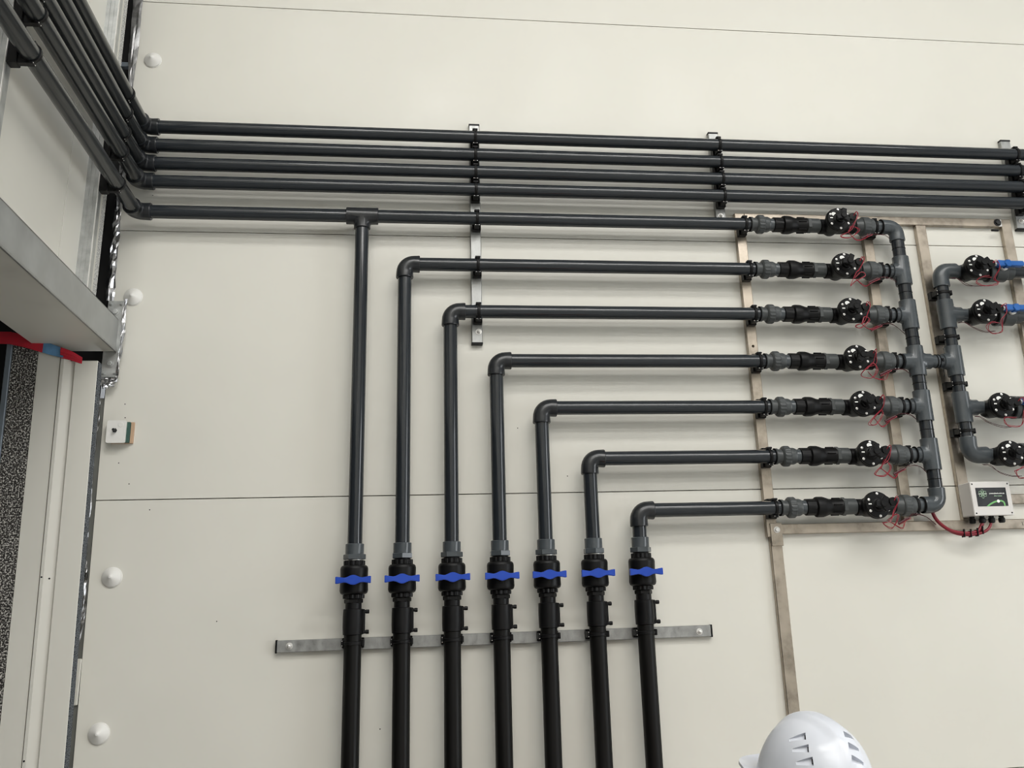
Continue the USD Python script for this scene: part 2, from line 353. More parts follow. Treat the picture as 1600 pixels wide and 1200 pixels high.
t.part('plate', box(-1.070, -1.014, -0.020, -0.012, 2.432, 2.716, 0.001), 'galvanised', smooth=False)
t.part('seat', box(-1.072, -1.012, -0.040, -0.012, 2.426, 2.433, 0.001), 'galvanised', smooth=False)
def bolt(at, axis='-y', r=0.010):
    return cat(lathe([(0, r*1.35), (0.002, r*1.35), (0.0021, r)], axis, at, 20), lathe([(0.002, r*0.95), (0.008, r*0.95), (0.009, r*0.8)], axis, at, 6))
for x, z, r in ((-1.043, 2.480, 0.010), (-1.061, 2.445, 0.0045), (-1.023, 2.445, 0.0045), (-1.042, 2.674, 0.011), (-1.060, 2.703, 0.005), (-1.023, 2.703, 0.005)):
    t.part('bolt', bolt((x, -0.020, z), r=r), 'galvanised')

def foil_strip(name, label, pts_l, pts_r, y0=-0.004, amp=0.010, seed=1, n=46, m=5):
    """crinkled strip between two edges given as (x, z) polylines from bottom to top"""
    g = np.random.default_rng(seed)
    l, r = np.asarray(pts_l, float), np.asarray(pts_r, float)
    s = np.linspace(0, 1, n)
    li = np.stack([np.interp(s, np.linspace(0, 1, len(l)), l[:, k]) for k in (0, 1)], 1)
    ri = np.stack([np.interp(s, np.linspace(0, 1, len(r)), r[:, k]) for k in (0, 1)], 1)
    def wob(k):
        q = g.normal(0, k, n // 3 + 3); return np.interp(np.arange(n) / 3, np.arange(len(q)), q) + g.normal(0, k * 0.15, n)
    v = np.zeros((n, m, 3))
    for j in range(m):
        a = j / (m - 1)
        p = li * (1 - a) + ri * a
        v[:, j, 0] = p[:, 0] + wob(0.002)
        v[:, j, 2] = p[:, 1]
        v[:, j, 1] = y0 - np.abs(wob(amp)) * (1.0 if 0 < j < m - 1 else 0.3)
    v2 = v.copy(); v2[..., 1] += 0.0012
    V = np.vstack([v.reshape(-1, 3), v2.reshape(-1, 3)]); N = n * m; f = []
    for i in range(n - 1):
        for j in range(m - 1):
            a, b, c, d = i*m+j, i*m+j+1, (i+1)*m+j+1, (i+1)*m+j
            f += [(a, b, c), (a, c, d), (a+N, c+N, b+N), (a+N, d+N, c+N)]
    t = Thing(name, label, 'foil strip', (float(l[0, 0]), y0, float(min(l[0, 1], r[0, 1]))))
    t.part('foil', (V, np.array(f)), 'foil', smooth=False)
E = edge
foil_strip('foil_strip', 'crinkled silver foil strip on the panel edge above the beam end', [(E(2.72) - 0.026, 2.72), (E(3.1) - 0.020, 3.1), (E(3.45) - 0.014, 3.45)], [(E(2.72) + 0.002, 2.72), (E(3.1) + 0.004, 3.1), (E(3.45) + 0.004, 3.45)], seed=3)
foil_strip('foil_strip', 'smooth silver foil strip on the panel edge beside the highest white fastener', [(E(3.5) - 0.016, 3.46), (E(4.0) - 0.022, 4.0), (E(4.4) - 0.02, 4.4)], [(E(3.5) + 0.003, 3.46), (E(4.0) + 0.014, 3.99), (E(4.4) + 0.012, 4.4)], amp=0.0015, seed=4)
foil_strip('foil_strip', 'folded silver foil flap hugging the end of the galvanised beam', [(-1.014, 2.41), (-1.013, 2.56), (-1.012, 2.72)], [(-1.008, 2.41), (-1.000, 2.56), (-1.000, 2.72)], y0=-0.03, amp=0.004, seed=5, n=26)
foil_strip('foil_strip', 'crumpled silver foil tuft under the beam cleat', [(-1.058, 2.385), (-1.066, 2.405), (-1.070, 2.425)], [(-1.020, 2.392), (-1.012, 2.41), (-1.008, 2.425)], y0=-0.03, amp=0.008, seed=6, n=12, m=9)
foil_strip('foil_strip', 'torn silver foil strip in the lower corner gap beside the plate', [(-1.068, 1.78), (-1.076, 2.1), (-1.080, 2.35)], [(-1.061, 1.78), (-1.067, 2.1), (-1.068, 2.35)], y0=0.004, amp=0.006, seed=8, n=40)
foil_strip('foil_strip', 'long twisted silver foil strip in the gap beside the third white fastener', [(-1.066, 1.50), (-1.060, 1.65), (-1.068, 1.80)], [(-1.058, 1.50), (-1.044, 1.65), (-1.058, 1.80)], y0=0.003, amp=0.005, seed=9, n=30)
t = Thing('packing_strip', 'flat cream packing strip in the corner gap above the lowest white fastener', 'packing strip', (-1.06, 0.01, 1.34))
t.part('strip', box(-1.085, edge(1.42) - 0.002, -0.004, 0.005, 1.345, 1.487, 0.002), 'cream_paint', smooth=False)

# ratchet strap round the stub
t = Thing('lashing_strap', 'flat red webbing strap with a blue tag pulled under the beam', 'strap', (-1.3, -0.13, 2.46))
def ribbon(path, half, thick):
    """path: (x, y, z) centre line; flat face towards the room (+x), height 2*half in z"""
    p = np.asarray(path, float); n = len(p); v = []
    half = np.broadcast_to(half, (n,))
    d = np.gradient(p, axis=0); nn = np.stack([-d[:, 1], d[:, 0]], 1); nn /= np.linalg.norm(nn, axis=1, keepdims=True)
    for i in range(n):
        for s in (0, 1):
            o = p[i] + np.array([nn[i, 0], nn[i, 1], 0]) * (thick * s)
            v += [o + [0, 0, -half[i]], o + [0, 0, half[i]]]
    f = []
    for i in range(n - 1):
        a, b = i * 4, i * 4 + 4
        for p_, q in ((0, 1), (1, 3), (3, 2), (2, 0)): f += [(a+p_, a+q, b+q), (a+p_, b+q, b+p_)]
    f += [(0, 2, 3), (0, 3, 1), (n*4-4, n*4-1, n*4-2), (n*4-4, n*4-3, n*4-1)]
    return np.array(v), np.array(f)
ys_ = YF - 0.016
sp = spline([(-1.56, ys_ + 0.01, 2.545), (-1.44, ys_, 2.545), (-1.352, ys_ - 0.006, 2.543), (-1.338, ys_ - 0.006, 2.541), (-1.29, ys_ - 0.004, 2.530), (-1.236, ys_, 2.514)], 8)
t.part('webbing', ribbon(sp, 0.0215, 0.003), 'red_webbing', smooth=40)
sp2 = spline([(-1.236, ys_, 2.514), (-1.205, ys_ + 0.002, 2.503), (-1.168, ys_ + 0.006, 2.492)], 6)
t.part('tag', ribbon(sp2, np.linspace(0.021, 0.0165, len(sp2)), 0.004), 'blue_tag', 'worn blue tag stitched on the strap', smooth=40)
for k in range(3):
    q = spline([(-1.178, ys_ + 0.006 - 0.003*k, 2.494 + 0.0095*(k-1)), (-1.14, ys_ + 0.008 - 0.002*k, 2.482 + 0.0085*(k-1)), (-1.108, ys_ + 0.016, 2.468 + 0.006*(k-1))], 6)
    t.part('webbing_fold', ribbon(q, np.linspace(0.0085, 0.0055, len(q)), 0.003), 'red_webbing', smooth=40)

# ------------------------------------------------------------------ wall fasteners and the anchor plate
def fastener(t):
    t.part('cap', lathe([(0, 0.0325), (0.004, 0.0322), (0.007, 0.030), (0.020, 0.012), (0.026, 0.0065), (0.029, 0.003)], '-y', n=36), 'white_plastic')
    t.part('washer', lathe([(-0.001, 0.034), (0.0015, 0.034), (0.0025, 0.032)], '-y', n=36), 'white_plastic')
for k, (x, z) in enumerate([(-1.003, 3.730), (-0.990, 2.737), (-0.971, 1.743), (-0.965, 1.257)]):
    copy_of('fastener', 'wall_fastener', fastener, (x, -0.001, z), ['highest white domed wall fastener, above the corner of the pipes', 'white domed wall fastener just right of the beam end', 'white domed wall fastener below the square anchor plate', 'lowest white domed wall fastener near the bottom left'][k], 'wall fastener')
t = Thing('anchor_plate', 'square white plate with a threaded rod on green and wooden packers by the left gap', 'anchor plate', (-0.99, -0.03, 2.19))
px0, px1, pz0, pz1 = -1.026, -0.962, 2.193, 2.272
rr = Polygon([(px0, pz0), (px1, pz0), (px1, pz1), (px0, pz1)]).buffer(-0.006).buffer(0.006, 6)
t.part('plate', prism(rr, 0.026, 0.036, '-y'), 'white_plastic', smooth=False)
t.part('foam_pad', box(px0 - 0.003, px1 + 0.010, -0.026, -0.010, pz0 + 0.003, pz1 - 0.004, 0.001), 'green_foam', smooth=False)
t.part('wooden_packer', box(px0 + 0.01, px1 + 0.020, -0.010, 0.0, pz0 + 0.002, pz1 - 0.002, 0.001), 'wood', smooth=False)
t.part('rod', cat(cyl(0.0045, 0.036, 0.058, '-y', ((px0+px1)/2 - 0.004, 0, 2.236), 14), cyl(0.0075, 0.036, 0.042, '-y', ((px0+px1)/2 - 0.004, 0, 2.236), 6)), 'dark_steel', 'dark threaded rod and nut')
t.part('plug', lathe([(0.036, 0.009), (0.0368, 0.0085)], '-y', (px1 - 0.018, 0, 2.257), 20), 'white_plastic')

# ------------------------------------------------------------------ struts and rails
def strut(label, x0, x1, z0, z1, bolts=(), horizontal=False):
    t = Thing('strut_rail' if horizontal else 'strut', label, 'rail' if horizontal else 'strut', ((x0+x1)/2, -0.01, z0))
    t.part('channel', box(x0, x1, -0.021, 0.0, z0, z1, 0.002), 'strut_zinc', smooth=False)
    if horizontal:
        for x in (x0, x1): t.part('end_cap', box(x - 0.003, x + 0.003, -0.0225, -0.0005, z0 - 0.0015, z1 + 0.0015, 0.001), 'black_plastic', smooth=False)
    else:
        for z in (z0, z1): t.part('end_cap', box(x0 - 0.001, x1 + 0.001, -0.0225, -0.0005, z - 0.004, z + 0.004, 0.001), 'black_plastic' if z == z0 else 'dark_steel', smooth=False)
    for x, z in bolts: t.part('bolt', cat(bolt((x, -0.021, z), r=0.0085), lathe([(0.008, 0.005), (0.014, 0.0045), (0.015, 0.003)], '-y', (x, -0.021, z), 14)), 'screw_steel')
strut('long zinc wall strut with a bolt at its foot, carrying seven pipes left of centre', 0.2525, 0.2935, 2.561, 3.481, [(0.279, 2.606)])
strut('short zinc wall strut behind the four bundled pipes above the left frame corner', 1.257, 1.298, 3.078, 3.481, [(1.277, 3.105)])
strut('zinc wall strut behind the four bundled pipes near the right picture edge', 2.583, 2.628, 3.075, 3.492, [(2.606, 3.11)])
strut('horizontal zinc wall rail with black end caps across the seven black pipes', -0.418, 1.093, 1.483, 1.522, [(-0.375, 1.503), (1.048, 1.501)], horizontal=True)
for k, y in enumerate((-0.318, -1.128)):
    t = Thing('strut', ['deep galvanised strut on the left wall nearest the corner', 'galvanised strut on the left wall at the left picture edge'][k], 'strut', (XW, y, 2.65))
    prof = Polygon([(XW, y - 0.0205), (XW + 0.041, y - 0.0205), (XW + 0.041, y + 0.0205), (XW, y + 0.0205)])
    g = []
    for xx in (0.012, 0.026):
        g.append(Polygon([(XW + xx, y - 0.022), (XW + xx + 0.005, y - 0.022), (XW + xx + 0.004, y - 0.0185), (XW + xx + 0.001, y - 0.0185)]))
    for q in g: prof = prof.difference(q)
    t.part('channel', prism(prof, 2.648, 4.9), 'galvanised', smooth=False)
    t.part('lip', box(XW + 0.040, XW + 0.0425, y - 0.021, y - 0.012, 2.648, 4.9, 0.0005), 'screw_steel', smooth=False)

# ------------------------------------------------------------------ stainless frame
t = Thing('steel_frame', 'welded stainless steel frame on the wall holding both valve manifolds', 'frame', (1.95, -0.01, 1.22))
FY = -0.022
posts = [(1.335, 1.376, 1.822, 3.118), (1.879, 1.921, 1.868, 3.082), (2.120, 2.165, 1.868, 3.082), (2.512, 2.556, 1.868, 3.118)]
for k, (a, b, c, d) in enumerate(posts):
    body = box(a, b, FY, -0.0005, c, d, 0.002)
    if k == 0: body = minus(body, cyl(0.0055, -0.005, 0.03, '-y', (1.356, 0, 2.553), 16))
    t.part('post', body, 'stainless', smooth=False)
t.part('post', box(3.05, 3.092, FY, -0.0005, 1.868, 3.082, 0.002), 'stainless', smooth=False)
t.part('top_rail', box(1.376, 2.512, FY, -0.0005, 3.082, 3.1185, 0.002), 'stainless', smooth=False)
t.part('bottom_rail', box(1.376, 3.6, FY, -0.0005, 1.832, 1.868, 0.002), 'stainless', smooth=False)
t.part('middle_rail', box(2.165, 3.6, FY + 0.002, -0.0005, 1.926, 1.963, 0.002), 'stainless', smooth=False)
t.part('leg', box(1.346, 1.390, FY + 0.002, -0.0005, FLOOR, 1.832, 0.002), 'stainless', smooth=False)
t.part('leg_plate', box(1.348, 1.393, FY - 0.004, FY, 1.790, 1.872, 0.001), 'stainless', smooth=False)
t.part('bolt', bolt((1.372, FY - 0.004, 1.848), r=0.009), 'screw_steel')
t.part('bolt', bolt((2.494, FY, 3.1015), r=0.012), 'dark_steel')
t.part('weld_corner', prism(Polygon([(2.496, 3.0835), (2.512, 3.0835), (2.512, 3.114), (2.508, 3.116)]), 0.0, 0.0012, '-y', (0, FY, 0)), 'screw_steel', smooth=False)
t.part('pin', cyl(0.0045, 0, 0.03, 'x', (2.455, -0.03, 3.062), 10), 'black_plastic')
t.part('ink_mark', tf(meshkit_text := (lambda q: (np.array(q.vertices), np.array(q.faces)))(meshkit.text_mesh('L', 0.012, 0.0004)), AX['-y'], (2.3575, FY - 0.0001, 1.845)), 'label_black', smooth=False)

# ------------------------------------------------------------------ pipe clamps
def clamp_builder(r, base):
    def build(t):
        """axis along x, base towards +y; the wall side face of the base is at y = base"""
        m = r + 0.0035
        t.part('base', union(box(-0.0165, 0.0165, m - 0.002, base, -0.0365, 0.0365, 0.002), box(-0.010, 0.010, -0.004, base - 0.002, -m - 0.005, m + 0.005, 0.0015)) if base - m > 0.006 else box(-0.0165, 0.0165, 0.006, base, -0.036, 0.036, 0.002), 'black_plastic', smooth=False)
        t.part('band', ring(r + 0.0006, m + 0.0008, -0.0055, 0.0055, 'x'), 'black_plastic')
        for s in (-1, 1):
            t.part('lug', box(-0.010, 0.010, -0.012, 0.008, s*m - 0.0035 + s*0.002, s*m + 0.0035 + s*0.002, 0.0012), 'black_plastic', smooth=False)
        for s in (-1, 1):
            t.part('screw', lathe([(0, 0.0017), (0.0012, 0.0016), (0.0018, 0.0008)], '-y', (s*0.0072, -0.0118, -m - 0.002), 10), 'screw_steel')
    return build
BASE = -YP - 0.0215
def clamp(origin, label, kind='grey', rot=(0, 0, 0)):
    r = {'grey': RP, 'poly': RE, 'side': RP}[kind]
    base = {'grey': BASE, 'poly': BASE, 'side': XSIDE - (XW + 0.042)}[kind]
    copy_of('clamp_' + kind, 'pipe_clamp', clamp_builder(r, base), origin, label, 'pipe clamp', rot=rot)
BN = ['top', 'second', 'third', 'lowest']
for sx, nm in ((0.272, 'on the long left strut'), (1.2765, 'on the short strut above the frame'), (2.6, 'on the strut at the right edge')):
    for k, z in enumerate(BUND): clamp((sx, YP, z), f'black pipe clamp {nm} holding the {BN[k]} bundled pipe')
for k in range(3): clamp((0.275, YP, ROW[k]), f'black pipe clamp on the long left strut holding the {["teed row pipe under the bundle", "highest elbowed row pipe", "second elbowed row pipe"][k]}')
for k, z in enumerate(ROW):
    clamp((1.3535, YP, z), f'black pipe clamp on the left frame post at the {ORD[k]} valve row')
    clamp((1.906, YP, z), f'black pipe clamp right of the valve, by the manifold, on the {ORD[k]} valve row')
for k, z in enumerate((2.763, 2.577, 2.386, 2.200)): clamp((RX, YP, z), f'black pipe clamp round the right manifold, {["highest", "second", "third", "lowest"][k]} of four', rot=(0, 90, 0))
for k, x in enumerate(VX): clamp((x, YP, 1.5065), f'black pipe clamp on the horizontal rail round the {NTH[k]} black pipe from the left', 'poly', (0, 90, 0))
SIDEZ = BUND + ROW[:1]
for k, z in enumerate(SIDEZ):
    for y, nm in ((-0.318, 'nearest the corner'), (-1.128, 'at the left picture edge')):
        clamp((XSIDE, y, z), f'black pipe clamp {nm} holding the {["top", "second", "third", "fourth", "lowest"][k]} side pipe', 'side', (0, 0, 90))

# ------------------------------------------------------------------ pipes
def elbow(c, d1, d2, r=RF, arm=0.056, bend=0.034, rim=0.0018, n=28):
    """bend with a socket on each arm; c is where the axes meet"""
    c, d1, d2 = (np.asarray(a, float) for a in (c, d1, d2))
    pts = [c + d1 * arm, c + d1 * (arm - 0.003)]
    o = c + (d1 + d2) * bend
    pts += [o - d2 * bend * math.cos(a) - d1 * bend * math.sin(a) for a in np.linspace(0, PI/2, 9)]
    pts += [c + d2 * (arm - 0.003), c + d2 * arm]
    rr = np.array([r + rim*0.3, r + rim] + [r + rim * 0.4] * 9 + [r + rim, r + rim*0.3])
    p = np.array(pts); t = np.gradient(p, axis=0)
    return tube(p, rr, n)
def tee(c, run, br, r=RF, half=0.06, arm=0.052):
    c = np.asarray(c, float); ax = {'x': 'x', 'z': 'z'}[run]
    parts = [lathe([(-half, r), (-half + 0.0015, r + 0.0015), (half - 0.0015, r + 0.0015), (half, r)], ax, c, 32)]
    for b in br: parts.append(lathe([(0, r), (arm - 0.0015, r), (arm, r - 0.0015)], b, c, 32))
    # a rounded saddle where the branch leaves the run
    for b in br:
        d = AX[b][:, 2]; u = AX[ax][:, 2]; w = np.cross(d, u)
        q = []
        for a in np.linspace(0, 2*PI, 20, endpoint=False):
            q.append(c + d * 0.040 + (u * math.cos(a) + w * math.sin(a)) * r * 0.985)
            q.append(c + d * 0.012 + (u * math.cos(a) * 1.45 + w * math.sin(a)) * r * 0.985)
        parts.append(hull(q))
    return union(*parts)
X = np.array([1.0, 0, 0]); Yv = np.array([0, 1.0, 0]); Z = np.array([0, 0, 1.0])

for k, z in enumerate(BUND):
    t = Thing('bundled_pipe', f'long dark grey pipe turning the corner, {["highest", "second from top", "third from top", "lowest"][k]} of the bundle of four', 'pipe', (XSIDE, YP, z))
    t.part('wall_pipe', cyl(RP, XSIDE + 0.045, 5.5, 'x', (0, YP, z), 32), 'pipe_grey_across')
    t.part('corner_elbow', elbow((XSIDE, YP, z), X, -Yv), 'fitting_dark')
    t.part('side_pipe', cyl(RP, -3.3, YP - 0.045, 'y', (XSIDE, 0, z), 32), 'pipe_grey_side')
for k, z in enumerate(ROW):
    x0 = VX[k]
    lab = 'dark grey pipe teed under the bundle with the leftmost drop and a side run' if k == 0 else f'dark grey pipe bent down by an elbow, {["", "highest", "second", "third", "fourth", "fifth", "lowest"][k]} of the six nested elbows'
    t = Thing('row_pipe', lab, 'pipe', (x0, YP, 1.775))
    if k == 0:
        t.part('corner_elbow', elbow((XSIDE, YP, z), X, -Yv), 'fitting_dark')
        t.part('side_pipe', cyl(RP, -3.3, YP - 0.045, 'y', (XSIDE, 0, z), 32), 'pipe_grey_side')
        t.part('wall_pipe', cyl(RP, XSIDE + 0.045, x0 - 0.05, 'x', (0, YP, z), 32), 'pipe_grey_across')
        t.part('tee', tee((x0, YP, z), 'x', ['-z']), 'fitting_dark')
    else:
        t.part('elbow', elbow((x0, YP, z), X, -Z), 'fitting_dark')
    t.part('row_run', cyl(RP, x0 + 0.045, 1.372, 'x', (0, YP, z), 32), 'pipe_grey_across')
    t.part('drop', cyl(RP, 1.80, z - 0.045, 'z', (x0, YP, 0), 32), 'pipe_grey_upright')
    ad = t.part('threaded_adapter', lathe([(1.794, 0.0315), (1.8275, 0.0315), (1.829, 0.030), (1.829, RP)], 'z', (x0, YP, 0), 32), 'fitting_grey')
    t.part('hex_collar', lathe([(1.7765, 0.0355), (1.778, 0.038), (1.793, 0.038), (1.7945, 0.0355)], 'z', (x0, YP, 0), 6, rot=PI/6 * (k % 2)), 'fitting_grey', smooth=False, parent=ad)
    t.part('thread', cyl(0.028, 1.764, 1.777, 'z', (x0, YP, 0), 24), 'screw_steel' if k in (0, 4, 5) else 'black_plastic', parent=ad)

# ------------------------------------------------------------------ black ball valves with blue handles, poly pipes
def ball_valve(t):
    t.part('body', lathe([(1.663 - 1.708, 0.040), (1.667 - 1.708, 0.0455), (1.675 - 1.708, 0.0478), (1.700 - 1.708, 0.0468), (1.72 - 1.708, 0.0462), (1.745 - 1.708, 0.0470), (1.752 - 1.708, 0.0455), (1.7565 - 1.708, 0.041)], n=40), 'black_plastic')
    for a, b in ((0.0485, 0.0655), (-0.0595, -0.0455)):
        t.part('union_nut', lathe([(a, 0.0335), (a + 0.0012, 0.0362), (b - 0.0012, 0.0362), (b, 0.0335)], ribs=(14, 0.0022, a, b)), 'black_plastic', smooth=20)
    t.part('stem', lathe([(0.03, 0.016), (0.0500, 0.016), (0.051, 0.012), (0.058, 0.012)], '-y', n=24), 'black_plastic')
    P = [(-0.0585, 0.011), (-0.054, 0.0115), (-0.030, 0.0075), (-0.022, 0.009), (-0.008, 0.0150), (0, 0.0165)]
    up = P + [(-x, z) for x, z in P[::-1][1:]]
    poly = Polygon(up + [(x, -z) for x, z in up[::-1]])
    poly = poly.buffer(-0.0015).buffer(0.0015, 4)
    t.part('handle', cat(prism(poly, 0.055, 0.066, '-y'), prism(poly.buffer(-0.0018), 0.066, 0.0675, '-y')), 'blue_plastic', smooth=25)
for k, x in enumerate(VX):
    copy_of('ball_valve', 'ball_valve', ball_valve, (x, YP, 1.708), f'black ball valve with a blue butterfly handle, {NTH[k]} from the left', 'valve')
    t = Thing('poly_pipe', f'matte black poly pipe below the blue handled valve, {NTH[k]} from the left', 'pipe', (x, YP, FLOOR))
    t.part('pipe', cyl(RE, FLOOR, 1.55, 'z', (x, YP, 0), 32), 'poly_black')
    t.part('hex_nut', lathe([(1.634, 0.029), (1.636, 0.0315), (1.646, 0.0315), (1.648, 0.029)], 'z', (x, YP, 0), 6), 'black_plastic', smooth=False)
    t.part('spigot', cyl(0.0272, 1.60, 1.655, 'z', (x, YP, 0), 28), 'black_plastic')
    c = t.part('coupler', lathe([(1.5325, 0.0305), (1.534, 0.0335), (1.56, 0.0345), (1.59, 0.0345), (1.614, 0.0335), (1.6155, 0.0305)], 'z', (x, YP, 0), 32), 'black_plastic')
    t.part('terminal_rib', box(x + 0.030, x + 0.0395, YP - 0.010, YP + 0.010, 1.535, 1.614, 0.003), 'black_plastic', parent=c)
    for z in (1.606, 1.541): t.part('terminal', lathe([(0.03, 0.0055), (0.042, 0.0055), (0.0425, 0.0068), (0.0515, 0.0068), (0.053, 0.0055)], 'x', (x, YP - 0.003, z), 14), 'black_plastic', parent=c)

# ------------------------------------------------------------------ valve rows: union, check valve, solenoid valve, union
def first_union(t):
    t.part('tail', lathe([(-0.0405, RP + 0.001), (-0.036, 0.030), (-0.030, 0.030), (-0.0295, 0.0262), (-0.012, 0.0272), (-0.012, 0.029)], 'x'), 'union_grey')
    t.part('seal', ring(0.0255, 0.0305, -0.041, -0.0385, 'x'), 'black_rubber')
    t.part('nut', lathe([(-0.013, 0.030), (-0.008, 0.0365), (-0.004, 0.0385), (0.0135, 0.0385), (0.0165, 0.0355)], 'x', ribs=(18, 0.0013, -0.005, 0.0135)), 'union_grey', smooth=20)
    t.part('body', lathe([(0.0165, 0.0318), (0.034, 0.0312), (0.041, 0.0285), (0.0415, RP)], 'x'), 'union_grey')
    t.part('stub', cyl(RP, 0.04, 0.068, 'x'), 'fitting_grey')
def check_valve(t):
    t.part('collar', lathe([(-0.054, 0.026), (-0.0525, 0.0305), (-0.018, 0.0305), (-0.016, 0.028)], 'x', ribs=(8, 0.0018, -0.05, -0.018)), 'black_plastic', smooth=20)
    t.part('body', lathe([(-0.017, 0.030), (-0.013, 0.0362), (-0.008, 0.0375), (0.012, 0.0372), (0.022, 0.0345), (0.036, 0.0295), (0.046, 0.0285), (0.080, 0.0300), (0.0835, 0.0315), (0.086, 0.031), (0.0865, 0.028)], 'x', n=40), 'black_plastic')
    for k in range(6):
        a = k * PI / 3 + 0.35
        q = box(0.046, 0.079, -0.002, 0.002, 0.026, 0.0335, 0.001)
        c, s = math.cos(a), math.sin(a)
        t.part('rib', tf(q, np.array([[1, 0, 0], [0, c, -s], [0, s, c]])), 'black_plastic', smooth=False)
    t.part('hex_bush', lathe([(0.0865, 0.031), (0.088, 0.0335), (0.100, 0.0335), (0.102, 0.031)], 'x', n=6, rot=PI/6), 'union_grey', smooth=False)
    t.part('bush_socket', lathe([(0.10, 0.0295), (0.139, 0.0290), (0.141, 0.0265)], 'x'), 'union_grey')
    t.part('bush_stub', cyl(0.0245, 0.14, 0.158, 'x'), 'fitting_grey')
def last_union(t):
    t.part('tail', lathe([(-0.045, 0.026), (-0.036, 0.030), (-0.022, 0.0325), (-0.019, 0.034), (-0.0185, 0.031)], 'x'), 'union_grey')
    t.part('nut', lathe([(-0.0195, 0.033), (-0.0175, 0.0375), (-0.014, 0.0395), (0.010, 0.0392), (0.0135, 0.037)], 'x', ribs=(18, 0.0013, -0.008, 0.010)), 'union_grey', smooth=20)
    t.part('body', lathe([(0.0135, 0.0335), (0.030, 0.0328), (0.034, 0.030), (0.0345, RP)], 'x'), 'union_grey')
    t.part('stub', cyl(RP, 0.034, 0.075, 'x'), 'fitting_grey')
    t.part('seal', ring(0.025, 0.0315, 0.0655, 0.069, 'x'), 'black_rubber')
def solenoid_valve(t, x, z, knob=0.0, stick=118, left=True):
    """x, z: centre of the round bonnet; pipe axis at YP"""
    c = (x, YP, z)
    if left: t.part('inlet', lathe([(-0.049, 0.0265), (-0.0475, 0.0305), (-0.012, 0.0305)], 'x', c), 'black_plastic')
    else: t.part('inlet', lathe([(-0.026, 0.0265), (-0.0245, 0.032), (-0.014, 0.034), (-0.006, 0.030), (0, 0.030)], 'x', c), 'black_plastic')
    bd = t.part('body', union(lathe([(-0.03, 0.030), (0.096, 0.030)], 'x', c, 32), lathe([(-0.026, 0.025), (-0.02, 0.0335), (0.02, 0.038), (0.058, 0.0415), (0.062, 0.043)], '-y', c, 40)), 'black_plastic')
    yf = YP - 0.085
    bo = t.part('bonnet', lathe([(0, 0.044), (0.001, 0.0492), (0.012, 0.0495), (0.0135, 0.0478), (0.0225, 0.0470), (0.0245, 0.045), (0.0248, 0.027), (0.0285, 0.0225), (0.0305, 0.0195)], '-y', (x, yf + 0.0245, z), 48), 'black_plastic')
    for k in range(6):
        a = math.radians(92 + 60 * k)
        t.part('screw', lathe([(0, 0.0053), (0.0022, 0.0050), (0.0036, 0.0029), (0.0036, 0.0013)], '-y', (x + 0.0400 * math.cos(a), yf, z + 0.0400 * math.sin(a)), 14), 'screw_steel', parent=bo)
    el = Polygon([(0.0100 * math.cos(a), 0.0080 * math.sin(a)) for a in np.linspace(0, 2*PI, 24, endpoint=False)])
    if knob < 900:
        t.part('round_sticker', prism(el, 0, 0.0008, '-y', (x + 0.029 * math.cos(math.radians(stick)), yf - 0.0008, z + 0.029 * math.sin(math.radians(stick)))), 'print_white', 'white oval sticker', parent=bo, smooth=False)
    t.part('square_sticker', prism(Polygon([(-0.006, -0.0023), (0.006, -0.0023), (0.006, 0.0023), (-0.006, 0.0023)]), 0, 0.0012, '-y', (x - 0.0325, yf - 0.0005, z + 0.0035)), 'print_white', 'small white rectangular sticker', parent=bo, smooth=False)
    if knob >= 900:
        t.part('round_sticker', prism(el, 0, 0.0008, '-y', (x + 0.026, yf - 0.0012, z - 0.018)), 'print_white', 'white oval sticker', parent=bo, smooth=False)
    kn = t.part('knob_stem', lathe([(0, 0.0185), (0.010, 0.0175), (0.012, 0.0135), (0.040, 0.0125), (0.042, 0.010)], '-y', (x, yf - 0.005, z), 24), 'black_plastic')
    ka = math.radians(knob % 900)
    kp = Point(0, 0).buffer(0.0135, 8)
    for j in range(3):
        a = ka + j * 2 * PI / 3
        d, n = np.array([math.cos(a), math.sin(a)]), np.array([-math.sin(a), math.cos(a)])
        kp = kp.union(Polygon([tuple(q) for q in (n*0.0125, d*0.022 + n*0.008, d*0.0285 + n*0.0095, d*0.0285 - n*0.0095, d*0.022 - n*0.008, -n*0.0125)]))
    kp = kp.buffer(-0.003).buffer(0.003, 4).buffer(0.0015, 4)
    t.part('flow_knob', cat(prism(kp, 0.030, 0.0405, '-y', (x, yf, z)), prism(kp.buffer(-0.0016), 0.0405, 0.0425, '-y', (x, yf, z))), 'black_plastic', smooth=25)
    sx, sz = x + 0.058, z + 0.010
    t.part('solenoid_arm', hull([(x + 0.02, YP - 0.05, z - 0.012), (x + 0.02, YP - 0.078, z + 0.014), (sx, YP - 0.045, sz - 0.012), (sx, YP - 0.072, sz - 0.012), (sx + 0.01, YP - 0.072, sz + 0.012), (sx, YP - 0.03, sz + 0.012), (x + 0.02, YP - 0.05, z + 0.02)]), 'black_plastic', smooth=False)
    t.part('solenoid', lathe([(0.03, 0.0150), (0.050, 0.0165), (0.086, 0.0165), (0.090, 0.0150), (0.0905, 0.008)], '-y', (sx, YP, sz), 24), 'black_plastic')
    return (sx, YP - 0.088, sz)
def wire_pair(t, pts, name='wire', m='red_wire', r=0.0012, seed=0, spread=0.003):
    g = np.random.default_rng(seed)
    for s in range(2):
        q = np.asarray(pts, float) + g.normal(0, spread, (len(pts), 3)) * ([[0]] + [[1]] * (len(pts) - 1))
        t.part(name, tube(spline(q, 9), r, 6), m)
JX = 1.4128
KN = [75, 62, 55, 118, 40, 200, 960]
